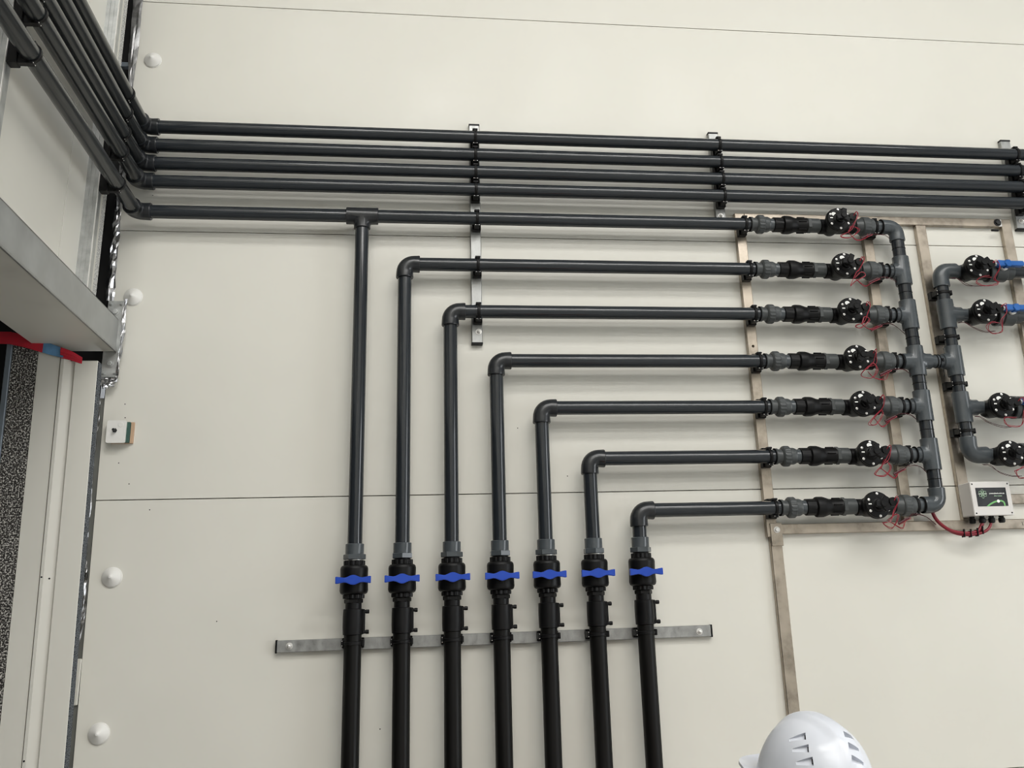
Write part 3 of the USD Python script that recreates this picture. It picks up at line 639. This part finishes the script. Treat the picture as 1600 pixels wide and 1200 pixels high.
for k, z in enumerate(ROW):
    copy_of('first_union', 'pipe_union', first_union, (JX, YP, z), f'grey ribbed pipe union left of the check valve on the {ORD[k]} valve row', 'pipe union')
    copy_of('check_valve', 'check_valve', check_valve, (1.525, YP, z), f'black bulging check valve between grey fittings on the {ORD[k]} valve row', 'check valve')
    copy_of('last_union', 'pipe_union', last_union, (1.8645, YP, z), f'grey ribbed pipe union right of the solenoid valve on the {ORD[k]} valve row', 'pipe union')
    t = Thing('solenoid_valve', f'black round solenoid valve with red wires on the {ORD[k]} row of the left manifold', 'solenoid valve', (1.715, YP, z))
    s = np.array(solenoid_valve(t, 1.715, z - 0.004, KN[k], [137, 113, 121, 126, 116, 100, 0][k]))
    g = np.random.default_rng(40 + k)
    j = lambda a=0.006: g.normal(0, a, 3)
    o = np.array([1.715, YP, z])
    wire_pair(t, [s, s + [0.010, -0.012, 0.016], s + [0.013, -0.012, 0.0], s + [-0.002, -0.006, -0.035] + j(), o + [0.024, -0.098, -0.056] + j(), o + [0.000, -0.092, -0.074 - 0.016*(k % 3 == 1)] + j(0.006), o + [0.034, -0.092, -0.086] + j(), o + [0.066, -0.095, -0.052] + j(), o + [0.052, -0.09, -0.036] + j(0.004), o + [0.030, -0.085, -0.062] + j(0.004)], seed=k, spread=0.0024)
    e = o + [0.125, -0.055, -0.058] + j(0.008)
    wire_pair(t, [o + [0.030, -0.085, -0.062], o + [0.072, -0.075, -0.084] + j(), o + [0.105, -0.06, -0.072] + j(), e], seed=70 + k, spread=0.003)
    t.part('wire_joint', tube([e + [-0.035, -0.004, -0.016], e + [0.0, 0, 0], e + [0.012, 0, 0.004]], 0.0032, 8), 'dark_wire', 'dark sealed wire joint')
    t.part('wire_joint', tube([e + [-0.030, 0.002, -0.020], e + [0.004, 0.004, -0.004], e + [0.020, 0.004, 0.002]], 0.0026, 8), 'red_cable', 'red sealed wire joint')
    wire_pair(t, [e + [0.012, 0, 0.004], e + [0.050, 0.022, 0.018] + j(0.004), e + [0.105, 0.050, 0.014], e + [0.165, 0.088, -0.018]], 'lead', 'dark_wire', 0.0009, 90 + k, 0.002)

# ------------------------------------------------------------------ manifolds
t = Thing('manifold', 'left grey plastic manifold joining the seven valve rows', 'manifold', (MX, YP, ROW[6]))
ARM = 0.046
t.part('elbow', elbow((MX, YP, ROW[0]), -X, -Z, r=0.0292, arm=0.062), 'fitting_grey')
for k in (1, 2, 4, 5): t.part('tee', tee((MX, YP, ROW[k]), 'z', ['-x'], arm=ARM), 'fitting_grey')
t.part('cross', tee((MX, YP, ROW[3]), 'z', ['-x', 'x'], arm=0.058), 'fitting_grey')
t.part('elbow', elbow((MX, YP, ROW[6]), -X, Z, r=0.0300, arm=0.062), 'fitting_grey')
for k in range(6):
    a, b = ROW[k+1] + 0.05, ROW[k] - 0.05
    t.part('pipe_stub', cyl(RP, a, b, 'z', (MX, YP, 0), 32), 'pipe_grey_upright')
    t.part('joint_ring', ring(RP - 0.0006, RP + 0.0016, (a+b)/2 - 0.0012, (a+b)/2 + 0.0012, 'z', (MX, YP, 0)), 'black_rubber')
for k in range(7):
    t.part('branch_stub', cyl(RP, 1.925, MX - 0.03, 'x', (0, YP, ROW[k]), 28), 'fitting_grey')
t = Thing('manifold', 'right grey plastic manifold linked to the left one by a short cross pipe', 'manifold', (RX, YP, 2.11))
RZ = [2.859, 2.672, 2.293, 2.107]
t.part('elbow', elbow((RX, YP, RZ[0]), X, -Z, arm=0.07), 'fitting_grey')
t.part('tee', tee((RX, YP, RZ[1]), 'z', ['x'], arm=0.06), 'fitting_grey')
t.part('tee', tee((RX, YP, ROW[3]), 'z', ['-x'], arm=0.052), 'fitting_grey')
t.part('tee', tee((RX, YP, RZ[2]), 'z', ['x'], arm=0.06), 'fitting_grey')
t.part('elbow', elbow((RX, YP, RZ[3]), X, Z, arm=0.07), 'fitting_grey')
zs = [RZ[0], RZ[1], ROW[3], RZ[2], RZ[3]]
for a, b in zip(zs, zs[1:]): t.part('pipe_stub', cyl(RP, b + 0.05, a - 0.05, 'z', (RX, YP, 0), 32), 'pipe_grey_upright')
t.part('link_pipe', cyl(RP, MX + 0.05, RX - 0.045, 'x', (0, YP, ROW[3]), 28), 'fitting_grey')
t.part('joint_ring', ring(RP - 0.0006, RP + 0.0022, MX + 0.078, MX + 0.082, 'x', (0, YP, ROW[3])), 'black_rubber')
t.part('joint_ring', ring(RP - 0.0006, RP + 0.0022, MX + 0.090, MX + 0.0935, 'x', (0, YP, ROW[3])), 'black_rubber')
t.part('cable_tie', cat(tube([(RX + 0.008 - 0.0715, YP - 0.030, ROW[3] - 0.018), (RX - 0.0635, YP - 0.020, ROW[3] - 0.042), (RX - 0.060, YP - 0.012, ROW[3] - 0.066)], 0.0012, 6), box(RX - 0.068, RX - 0.060, YP - 0.031, YP - 0.024, ROW[3] - 0.006, ROW[3] + 0.006)), 'black_plastic', 'black cable tie with a loose tail')
for z in RZ: t.part('branch_stub', cyl(RP, RX + 0.03, 2.257, 'x', (0, YP, z), 28), 'fitting_grey')

def right_ball_valve(t):
    t.part('tail', lathe([(-0.062, 0.028), (-0.055, 0.033), (-0.030, 0.0345), (-0.026, 0.0405), (-0.010, 0.0425), (0.0, 0.0425), (0.0005, 0.038)], 'x', n=36), 'black_plastic')
    t.part('union_ring', lathe([(-0.024, 0.042), (-0.022, 0.0445), (-0.006, 0.0445), (-0.004, 0.042)], 'x', n=36), 'union_grey')
    t.part('body', lathe([(0.0, 0.040), (0.004, 0.0435), (0.05, 0.0435), (0.054, 0.040), (0.056, 0.034), (0.085, 0.034), (0.087, 0.030)], 'x', n=36), 'union_grey')
    t.part('pipe', cyl(RP, 0.08, 1.60, 'x'), 'pipe_grey_across')
    t.part('stem', lathe([(0.03, 0.017), (0.052, 0.017), (0.053, 0.013), (0.060, 0.013)], '-y', (0.026, 0, 0.006), 20), 'white_plastic')
    P = Polygon([(-0.030, -0.009), (-0.026, -0.0125), (0.026, -0.010), (0.080, -0.011), (0.084, -0.006), (0.084, 0.006), (0.080, 0.011), (0.026, 0.011), (-0.026, 0.0135), (-0.030, 0.009)])
    h = t.part('lever', cat(prism(P, 0.056, 0.076, '-y', (0.012, 0, 0.010)), prism(P.buffer(-0.002), 0.076, 0.078, '-y', (0.012, 0, 0.010))), 'blue_lever', smooth=25)
    t.part('lever_hub', lathe([(0.054, 0.018), (0.080, 0.0165), (0.082, 0.014)], '-y', (0.026, 0, 0.010), 6), 'blue_lever', smooth=False, parent=h)
    t.part('chrome_collar', cyl(0.0085, -0.034, -0.014, 'x', (0.010, -0.062, 0.010), 18, 0.001), 'screw_steel', 'shiny collar left of the lever')
RKN = [35, 30, 25, 15]
for k, z in enumerate(RZ):
    nm = ['highest', 'second', 'third', 'lowest'][k]
    t = Thing('solenoid_valve', f'black round solenoid valve with red wires, {nm} on the right manifold', 'solenoid valve', (2.276, YP, z))
    s = np.array(solenoid_valve(t, 2.276, z - 0.006, RKN[k], [112, 117, 122, 115][k], left=False))
    g = np.random.default_rng(140 + k); j = lambda a=0.006: g.normal(0, a, 3)
    o = np.array([2.276, YP, z])
    wire_pair(t, [s, s + [0.018, -0.010, 0.010], s + [0.022, -0.01, -0.02], s + [0.010, -0.008, -0.050] + j(), o + [0.045, -0.095, -0.088] + j(), o + [0.012, -0.09, -0.094] + j(0.004), o + [-0.010, -0.09, -0.080] + j(0.004), o + [0.0, -0.09, -0.062] + j(0.004), o + [0.040, -0.09, -0.058]], seed=200 + k, spread=0.003)
    wire_pair(t, [o + [0.020, -0.09, -0.093], o + [-0.015, -0.075, -0.086] + j(0.004), o + [-0.045, -0.05, -0.068] + j(0.004), o + [-0.066, -0.03, -0.042], o + [-0.085, -0.015, -0.035]], 'lead', 'dark_wire', 0.001, 220 + k, 0.0025)
    copy_of('right_ball_valve', 'union_ball_valve', right_ball_valve, (2.388, YP, z), f'grey union ball valve with a bright blue lever at the right edge, {nm} of four', 'valve')

# ------------------------------------------------------------------ enclosure
t = Thing('control_box', 'pale grey plastic junction box with a black label on the frame', 'junction box', (2.2, -0.03, 1.875))
bx0, bx1, bz0, bz1, by0, by1 = 2.1195, 2.281, 1.877, 2.003, -0.022, -0.102
rb = Polygon([(bx0, bz0), (bx1, bz0), (bx1, bz1), (bx0, bz1)]).buffer(-0.005).buffer(0.005, 5)
t.part('case', prism(rb.buffer(-0.001), -by0, 0.080, '-y'), 'enclosure_grey', smooth=30)
lid = t.part('lid', cat(prism(rb, 0.0812, 0.1, '-y'), prism(rb.buffer(-0.0015), 0.1, 0.102, '-y')), 'enclosure_grey', smooth=30)
for x in (bx0 + 0.009, bx1 - 0.009):
    for z in (bz0 + 0.009, bz1 - 0.009):
        t.part('screw', lathe([(0.1015, 0.0032), (0.1028, 0.0028)], '-y', (x, 0, z), 14), 'dark_steel', parent=lid)
lx0, lx1, lz0, lz1 = 2.1390, 2.2615, 1.9110, 1.9800
lb = t.part('label_plate', box(lx0, lx1, -0.1030, -0.1015, lz0, lz1), 'label_black', 'black printed label', smooth=False)
def txt(s, h, x, z, bold=False, width=None):
    q = meshkit.text_mesh(s, h, 0.0004, bold); v = np.array(q.vertices)
    if width: v[:, 0] *= width / v[:, 0].max()
    return tf((v, np.array(q.faces)), AX['-y'], (x, -0.1030, z))
def at_l(u, v): return lx0 + (lx1 - lx0) * u, lz1 - (lz1 - lz0) * v
x, z = at_l(0.43, 0.345)
t.part('lettering', txt('powerplants.com.au', 0.0052, x, z, True, 0.50 * (lx1 - lx0)), 'print_white', 'white web address', parent=lb, smooth=False)
x, z = at_l(0.57, 0.475)
t.part('lettering', txt('office number', 0.0036, x, z, True, 0.27 * (lx1 - lx0)), 'print_pale_green', parent=lb, smooth=False)
cx, cz = at_l(0.21, 0.33); petals = None
for k in range(6):
    a = PI / 2 + k * PI / 3; d = np.array([math.cos(a), math.sin(a)]); n = np.array([-d[1], d[0]])
    q = []
    for s in np.linspace(0, 2 * PI, 28, endpoint=False):
        w = 0.0060 * math.sin(s) * (0.75 + 0.25 * math.cos(s))
        q.append(tuple(np.array([cx, cz]) + d * (0.0088 + 0.0078 * math.cos(s)) + n * w))
    pp = Polygon(q).buffer(0); pp = pp.difference(pp.buffer(-0.0011))
    petals = pp if petals is None else petals.union(pp)
petals = petals.union(Point(cx, cz).buffer(0.0078).difference(Point(cx, cz).buffer(0.0068)))
t.part('emblem', prism(petals, 0.1030, 0.1034, '-y'), 'print_pale_green', 'pale green flower emblem of six looped petals', parent=lb, smooth=False)
t.part('emblem_band', txt('powerplants', 0.0036, cx - 0.0175, cz - 0.0012, True, 0.035), 'print_white', 'white name across the emblem', parent=lb, smooth=False)
arc = [at_l(u, v) for u, v in ((0.27, 1.06), (0.40, 0.90), (0.55, 0.78), (0.68, 0.735), (0.78, 0.72), (0.85, 0.77), (0.88, 0.86), (0.885, 1.05))]
ln = LineString(spline([(a, b, 0) for a, b in arc], 8)[:, :2]).buffer(0.0030, cap_style=2)
ln = ln.intersection(Polygon([(lx0, lz0), (lx1, lz0), (lx1, lz1), (lx0, lz1)]))
t.part('green_arc', prism(ln, 0.1030, 0.1033, '-y'), 'print_green', 'green curved stem across the label', parent=lb, smooth=False)
x, z = at_l(0.69, 0.735)
t.part('white_dot', prism(Point(x, z).buffer(0.0060, 10), 0.1033, 0.1038, '-y'), 'print_white', 'white round dot on the green stem', parent=lb, smooth=False)
GL = []
for k, x in enumerate((2.142, 2.168, 2.206, 2.247)):
    yy = -0.045 if k == 0 else -0.068
    t.part('cable_gland', cat(cyl(0.0105, 0, 0.006, '-z', (x, yy, bz0 + 0.002), 6), lathe([(0.005, 0.0095), (0.010, 0.0125), (0.022, 0.012), (0.025, 0.0085)], '-z', (x, yy, bz0), 18)), 'black_plastic')
    GL.append(np.array([x, yy, bz0 - 0.024]))
t = Thing('red_cable', 'red cable bundle with black ties looping from the manifold to the box', 'cable', (2.08, -0.05, 1.80))
main = spline([(1.980, -0.045, 1.925), (1.992, -0.045, 1.880), (2.012, -0.05, 1.850), (2.045, -0.055, 1.827), (2.085, -0.06, 1.818), (2.125, -0.064, 1.818), (2.150, -0.066, 1.828), GL[1] + [-0.004, 0, -0.006], GL[1] + [0, 0, 0.008]], 10)
t.part('cable', tube(main, 0.0066, 12), 'red_cable')
sec = spline([(1.986, -0.042, 1.925), (1.996, -0.040, 1.878), (2.020, -0.046, 1.846), (2.05, -0.052, 1.822), (2.09, -0.058, 1.8115), (2.13, -0.066, 1.8115), (2.168, -0.068, 1.820), (2.192, -0.068, 1.836), GL[2] + [0, 0, 0.008]], 10)
t.part('cable', tube(sec, 0.0050, 12), 'red_cable')
for q in (0.50, 0.575, 0.67, 0.75):
    i = int(q * (len(main) - 1)); p = (main[i] + sec[i]) / 2
    t.part('cable_tie', cat(box(p[0] - 0.0015, p[0] + 0.0015, p[1] - 0.010, p[1] + 0.010, p[2] - 0.0125, p[2] + 0.0115), box(p[0] - 0.0022, p[0] + 0.0022, p[1] - 0.012, p[1] - 0.006, p[2] + 0.009, p[2] + 0.0175)), 'black_plastic', smooth=False)

# ------------------------------------------------------------------ person in the white helmet
HC = np.array([0.864, -1.363, 1.210])          # middle of the helmet's rim
HD = math.radians(112)                        # way the head looks (to the wall and left)
fwd = np.array([math.cos(HD), math.sin(HD), 0]); rgt = np.array([math.sin(HD), -math.cos(HD), 0])
TILT = math.radians(-20)
Rh = np.stack([rgt, fwd, Z], 1)
Rt = Rh @ np.array([[1, 0, 0], [0, math.cos(TILT), math.sin(TILT)], [0, -math.sin(TILT), math.cos(TILT)]])
def shell(a, b, c, n=48, m=24, ridge=0.0):
    """half ellipsoid dome with a raised band from front to back"""
    v = []
    for i in range(m + 1):
        ph = PI / 2 * i / m
        for k in range(n):
            th = 2 * PI * k / n
            x, y, z = math.cos(ph) ** 0.8 * math.cos(th), math.cos(ph) ** 0.8 * math.sin(th), math.sin(ph)
            s = max(0, 1 - abs(x) / 0.30); lift = ridge * min(1, s * 2.2) * (0.25 + 0.75 * z)
            v.append((a * x, b * y, c * z + lift))
    f = []
    for i in range(m):
        for k in range(n):
            j = (k + 1) % n
            f += [(i*n+k, i*n+j, (i+1)*n+j), (i*n+k, (i+1)*n+j, (i+1)*n+k)]
    v.append((0, 0, 0)); o = len(v) - 1
    for k in range(n): f.append((o, (k + 1) % n, k))
    return np.array(v), np.array(f)
def clean(m):
    q = trimesh.Trimesh(m[0], m[1], process=True); q.merge_vertices(); q.update_faces(q.nondegenerate_faces()); q.remove_unreferenced_vertices(); return np.array(q.vertices), np.array(q.faces)
outer, inner = man(clean(shell(0.108, 0.136, 0.150, ridge=0.008, n=72, m=30))), man(clean(shell(0.100, 0.128, 0.136, ridge=0.0))).translate((0, 0, -0.004))
H = outer
cuts, holes = [], []
def dome_pt(az, el, k=1.0):
    """direction on the dome: az from the back (degrees, + to the right), el up"""
    a, e = math.radians(az), math.radians(el)
    x, y = math.cos(e) ** 0.8 * math.sin(a), -math.cos(e) ** 0.8 * math.cos(a)
    return np.array([0.108 * x * k, 0.136 * y * k, 0.150 * math.sin(e) * k])
VENTS = [((-82, 61), (-99, 48)), ((-70, 51), (-88, 42)), ((-61, 42), (-78, 34)), ((2, 73), (23, 66)), ((-7, 62), (12, 57)), ((-11, 51), (8, 46))]
for (wa, we), (ta, te) in VENTS:
    Pw, Pt = dome_pt(wa, we), dome_pt(ta, te)
    nw = Pw / np.array([0.108, 0.136, 0.150]) ** 2; nw /= np.linalg.norm(nw)
    nt = Pt / np.array([0.108, 0.136, 0.150]) ** 2; nt /= np.linalg.norm(nt)
    d = Pt - Pw; d /= np.linalg.norm(d); sd = np.cross(nw, d)
    cuts.append(man(hull([Pw + sd*q*0.0085 + nw*h for q in (-1, 1) for h in (0.012, -0.008)] + [Pt + sd*q*0.0030 + nt*h for q in (-1, 1) for h in (0.012, -0.0005)])))
    holes.append(hull([Pw + d*e + sd*q - nw*h for e in (0.0005, 0.0035) for q in (-0.005, 0.004) for h in (0.0035, 0.0092)]))
H = m3.Manifold.batch_boolean([outer] + cuts, m3.OpType.Subtract)
brim = shell(0.1, 0.1, 0.1)  # placeholder ring replaced below
ang = np.linspace(0, 2 * PI, 72, endpoint=False); ri, ro = [], []
for a in ang:
    s, c = math.sin(a), math.cos(a)                # s = forward
    out = 0.008 + 0.045 * max(0, s) ** 0.9 * (1 if s > 0 else 0)
    ri.append((0.100 * c, 0.128 * s)); ro.append(((0.108 + out * 0.15) * np.sign(c) * abs(c) ** (0.75 if s > 0 else 1), (0.136 + out) * s))
br = Polygon(ro)
v = []
def brim_mesh():
    e = trimesh.creation.extrude_polygon(br, 0.006, engine='earcut'); vv = np.array(e.vertices)
    vv[:, 2] -= 0.003 + 0.22 * np.maximum(0, vv[:, 1] - 0.13) + 0.0 * vv[:, 0]
    return vv, np.array(e.faces)
Hm = m3.Manifold.batch_boolean([H, man(brim_mesh())], m3.OpType.Add) - inner.translate((0, 0, -0.012))
t = Thing('safety_helmet', 'white vented safety helmet at the bottom right', 'safety helmet', HC)
hm = unman(Hm)
t.part('shell', tf(hm, Rt, HC), 'helmet_white', smooth=32)
for h in holes: t.part('vent_hole', tf(h, Rt, HC), 'helmet_hole', smooth=False)
t.part('harness_band', tf(ring(0.0865, 0.0915, -0.012, 0.016, 'z'), Rt @ np.diag([1.02, 1.27, 1]), HC), 'black_plastic')
t.part('knob', tf(lathe([(0, 0.019), (0.010, 0.018), (0.012, 0.014)], '-y', (0, -0.115, -0.012), 20), Rt, HC), 'black_plastic')

def bones(chain):
    """chain: list of ((p, r), (q, r)) -> union of hulls"""
    out = []
    for (p, r), (q, s) in chain:
        a = m3.Manifold.sphere(r, 20).translate(tuple(map(float, p))); b = m3.Manifold.sphere(s, 20).translate(tuple(map(float, q)))
        out.append(m3.Manifold.batch_hull([a, b]))
    return out
def smoothed(parts, edge_len=0.018, it=12):
    M = m3.Manifold.batch_boolean(parts, m3.OpType.Add).refine_to_length(edge_len)
    q = trimesh.Trimesh(*unman(M), process=True); trimesh.smoothing.filter_taubin(q, iterations=it)
    return np.array(q.vertices), np.array(q.faces)
# local frame: x right, y forward, z up from the floor; head centre under the helmet
head_z = HC[2] - FLOOR - 0.035
Lp = lambda x, y, z: (x, y, z)
ck = head_z / 1.575
hips, chest, neck = (0, -0.02, 0.92 * ck), (0, -0.04, 1.26 * ck), (0, -0.035, 1.44 * ck)
def torso(*lv):
    q = [[m3.Manifold.sphere(r, 24).translate((sx * w, y, z)) for sx in (-1, 1)] for w, y, z, r in lv]
    return [m3.Manifold.batch_hull(a_ + b_) for a_, b_ in zip(q, q[1:])]
ch = torso((0.075, -0.02, 0.88*ck, 0.104), (0.066, -0.02, 1.02*ck, 0.100), (0.08, -0.035, 1.22*ck, 0.112), (0.13, -0.04, 1.36*ck, 0.062), (0.004, -0.03, 1.42*ck, 0.058)) + bones([((neck, 0.056), ((0, -0.01, 1.50*ck), 0.056))])
TH = np.array([[1, 0, 0], [0, math.cos(TILT), math.sin(TILT)], [0, -math.sin(TILT), math.cos(TILT)]])
hp0 = np.array([0, 0, head_z])
tilt = lambda m: tf(tf(m, None, -hp0), TH, hp0)
hd = [m3.Manifold.sphere(1, 32).scale((0.074, 0.094, 0.104)).translate((0, 0.0, head_z)), m3.Manifold.sphere(1, 24).scale((0.056, 0.062, 0.07)).translate((0, 0.030, head_z - 0.072)),
      m3.Manifold.batch_hull([m3.Manifold.sphere(0.008, 12).translate((0, 0.094, head_z - 0.005)), m3.Manifold.sphere(0.015, 12).translate((0, 0.100, head_z - 0.038))])]
for s in (-1, 1): hd.append(m3.Manifold.sphere(1, 16).scale((0.010, 0.020, 0.032)).translate((s * 0.077, -0.005, head_z - 0.025)))
limbs = []
for s in (-1, 1):
    sh, el_, wr = (s*0.19, -0.04, 1.37*ck), (s*0.245, -0.05, 1.10*ck), (s*0.235, 0.06, 0.87*ck)
    limbs += bones([((sh, 0.055), (el_, 0.043)), ((el_, 0.042), (wr, 0.028))])
    pm = (s*0.232, 0.085, 0.80*ck)
    limbs += bones([((wr, 0.026), ((s*0.232, 0.075, 0.835*ck), 0.024)), (((s*0.232, 0.055, 0.80*ck), 0.016), ((s*0.232, 0.112, 0.80*ck), 0.016)), (((s*0.232, 0.075, 0.835*ck), 0.022), (pm, 0.018))])
    for f, (dy, L) in enumerate(((0.033, 0.074), (0.012, 0.082), (-0.010, 0.076), (-0.030, 0.060))):
        b0 = np.array([s*0.232, 0.085 + dy, 0.79*ck]); b1 = b0 + [-s*0.006, 0.004, -L*0.55]; b2 = b1 + [-s*0.022, 0.004, -L*0.42]
        limbs += bones([((b0, 0.0095), (b1, 0.0088)), ((b1, 0.0088), (b2, 0.0078))])
    b0 = np.array([s*0.225, 0.105, 0.835*ck]); b1 = b0 + [-s*0.014, 0.032, -0.030]; b2 = b1 + [-s*0.008, 0.008, -0.030]
    limbs += bones([((b0, 0.012), (b1, 0.0105)), ((b1, 0.0105), (b2, 0.009))])
    hp, kn_, an = (s*0.095, -0.02, 0.86*ck), (s*0.105, 0.0, 0.48*ck), (s*0.11, -0.03, 0.09*ck)
    limbs += bones([((hp, 0.088), (kn_, 0.060)), ((kn_, 0.058), (an, 0.042)), ((an, 0.040), ((s*0.12, 0.12, 0.035), 0.034))])
Pz = lambda m: tf(m, Rh, (HC[0], HC[1], FLOOR))
pos = (HC[0], HC[1], FLOOR)
t = Thing('person', 'person standing under the white safety helmet, facing the pipes', 'person', pos)
t.part('body', Pz(smoothed(ch + [man(tilt(unman(q))) for q in hd] + limbs, 0.011, 10)), 'skin', smooth=True)
def ringhull(*lv):
    """hulls between successive body levels: (half width, y, z, radius)"""
    q = [[m3.Manifold.sphere(r, 24).translate((sx * w, y, z)) for sx in (-1, 1)] for w, y, z, r in lv]
    return [m3.Manifold.batch_hull(a_ + b_) for a_, b_ in zip(q, q[1:])]
sh_parts = ringhull((0.080, -0.02, 0.86*ck, 0.118), (0.072, -0.02, 1.02*ck, 0.112), (0.085, -0.035, 1.22*ck, 0.124), (0.135, -0.04, 1.36*ck, 0.072), (0.02, -0.03, 1.42*ck, 0.060))
for s in (-1, 1): sh_parts += bones([(((s*0.19, -0.04, 1.37*ck), 0.064), ((s*0.245, -0.05, 1.10*ck), 0.053)), (((s*0.245, -0.05, 1.10*ck), 0.052), ((s*0.237, 0.045, 0.90*ck), 0.040))])
t.part('shirt', Pz(smoothed(sh_parts, 0.02, 12)), 'shirt', smooth=True)
tr = bones([(((-0.085, -0.02, 0.86*ck), 0.112), ((0.085, -0.02, 0.86*ck), 0.112))])
for s in (-1, 1): tr += bones([(((s*0.095, -0.02, 0.86*ck), 0.100), ((s*0.105, 0.0, 0.48*ck), 0.073)), (((s*0.105, 0.0, 0.48*ck), 0.071), ((s*0.11, -0.03, 0.10*ck), 0.058))])
t.part('trousers', Pz(smoothed(tr, 0.02, 12)), 'trousers', smooth=True)
for s in (-1, 1):
    bt = bones([(((s*0.11, -0.03, 0.15*ck), 0.052), ((s*0.11, -0.04, 0.05), 0.050)), (((s*0.11, -0.045, 0.045), 0.045), ((s*0.12, 0.14, 0.042), 0.042))])
    bt = [(m3.Manifold.batch_boolean(bt, m3.OpType.Add)).trim_by_plane((0, 0, 1), 0.0)]
    t.part('boot', Pz(smoothed(bt, 0.02, 3)), 'boot', smooth=True)
for s in (-1, 1): t.part('eye', Pz(tilt(lathe([(-0.009, 0.004), (-0.005, 0.009), (0, 0.0105), (0.005, 0.009), (0.009, 0.004)], 'y', (s * 0.031, 0.079, head_z + 0.004), 16))), 'eye_white')
t.part('mouth', Pz(tilt(tube(spline([(-0.022, 0.0865, head_z - 0.075), (0, 0.0935, head_z - 0.073), (0.022, 0.0865, head_z - 0.075)], 5), 0.0038, 8))), 'red_cable')
hr = m3.Manifold.sphere(1, 32).scale((0.079, 0.097, 0.106)).translate((0, -0.006, head_z)) ^ m3.Manifold.cube((0.3, 0.14, 0.18), True).translate((0, -0.06, head_z + 0.025))
t.part('hair', Pz(tilt(unman(hr))), 'hair', smooth=40)
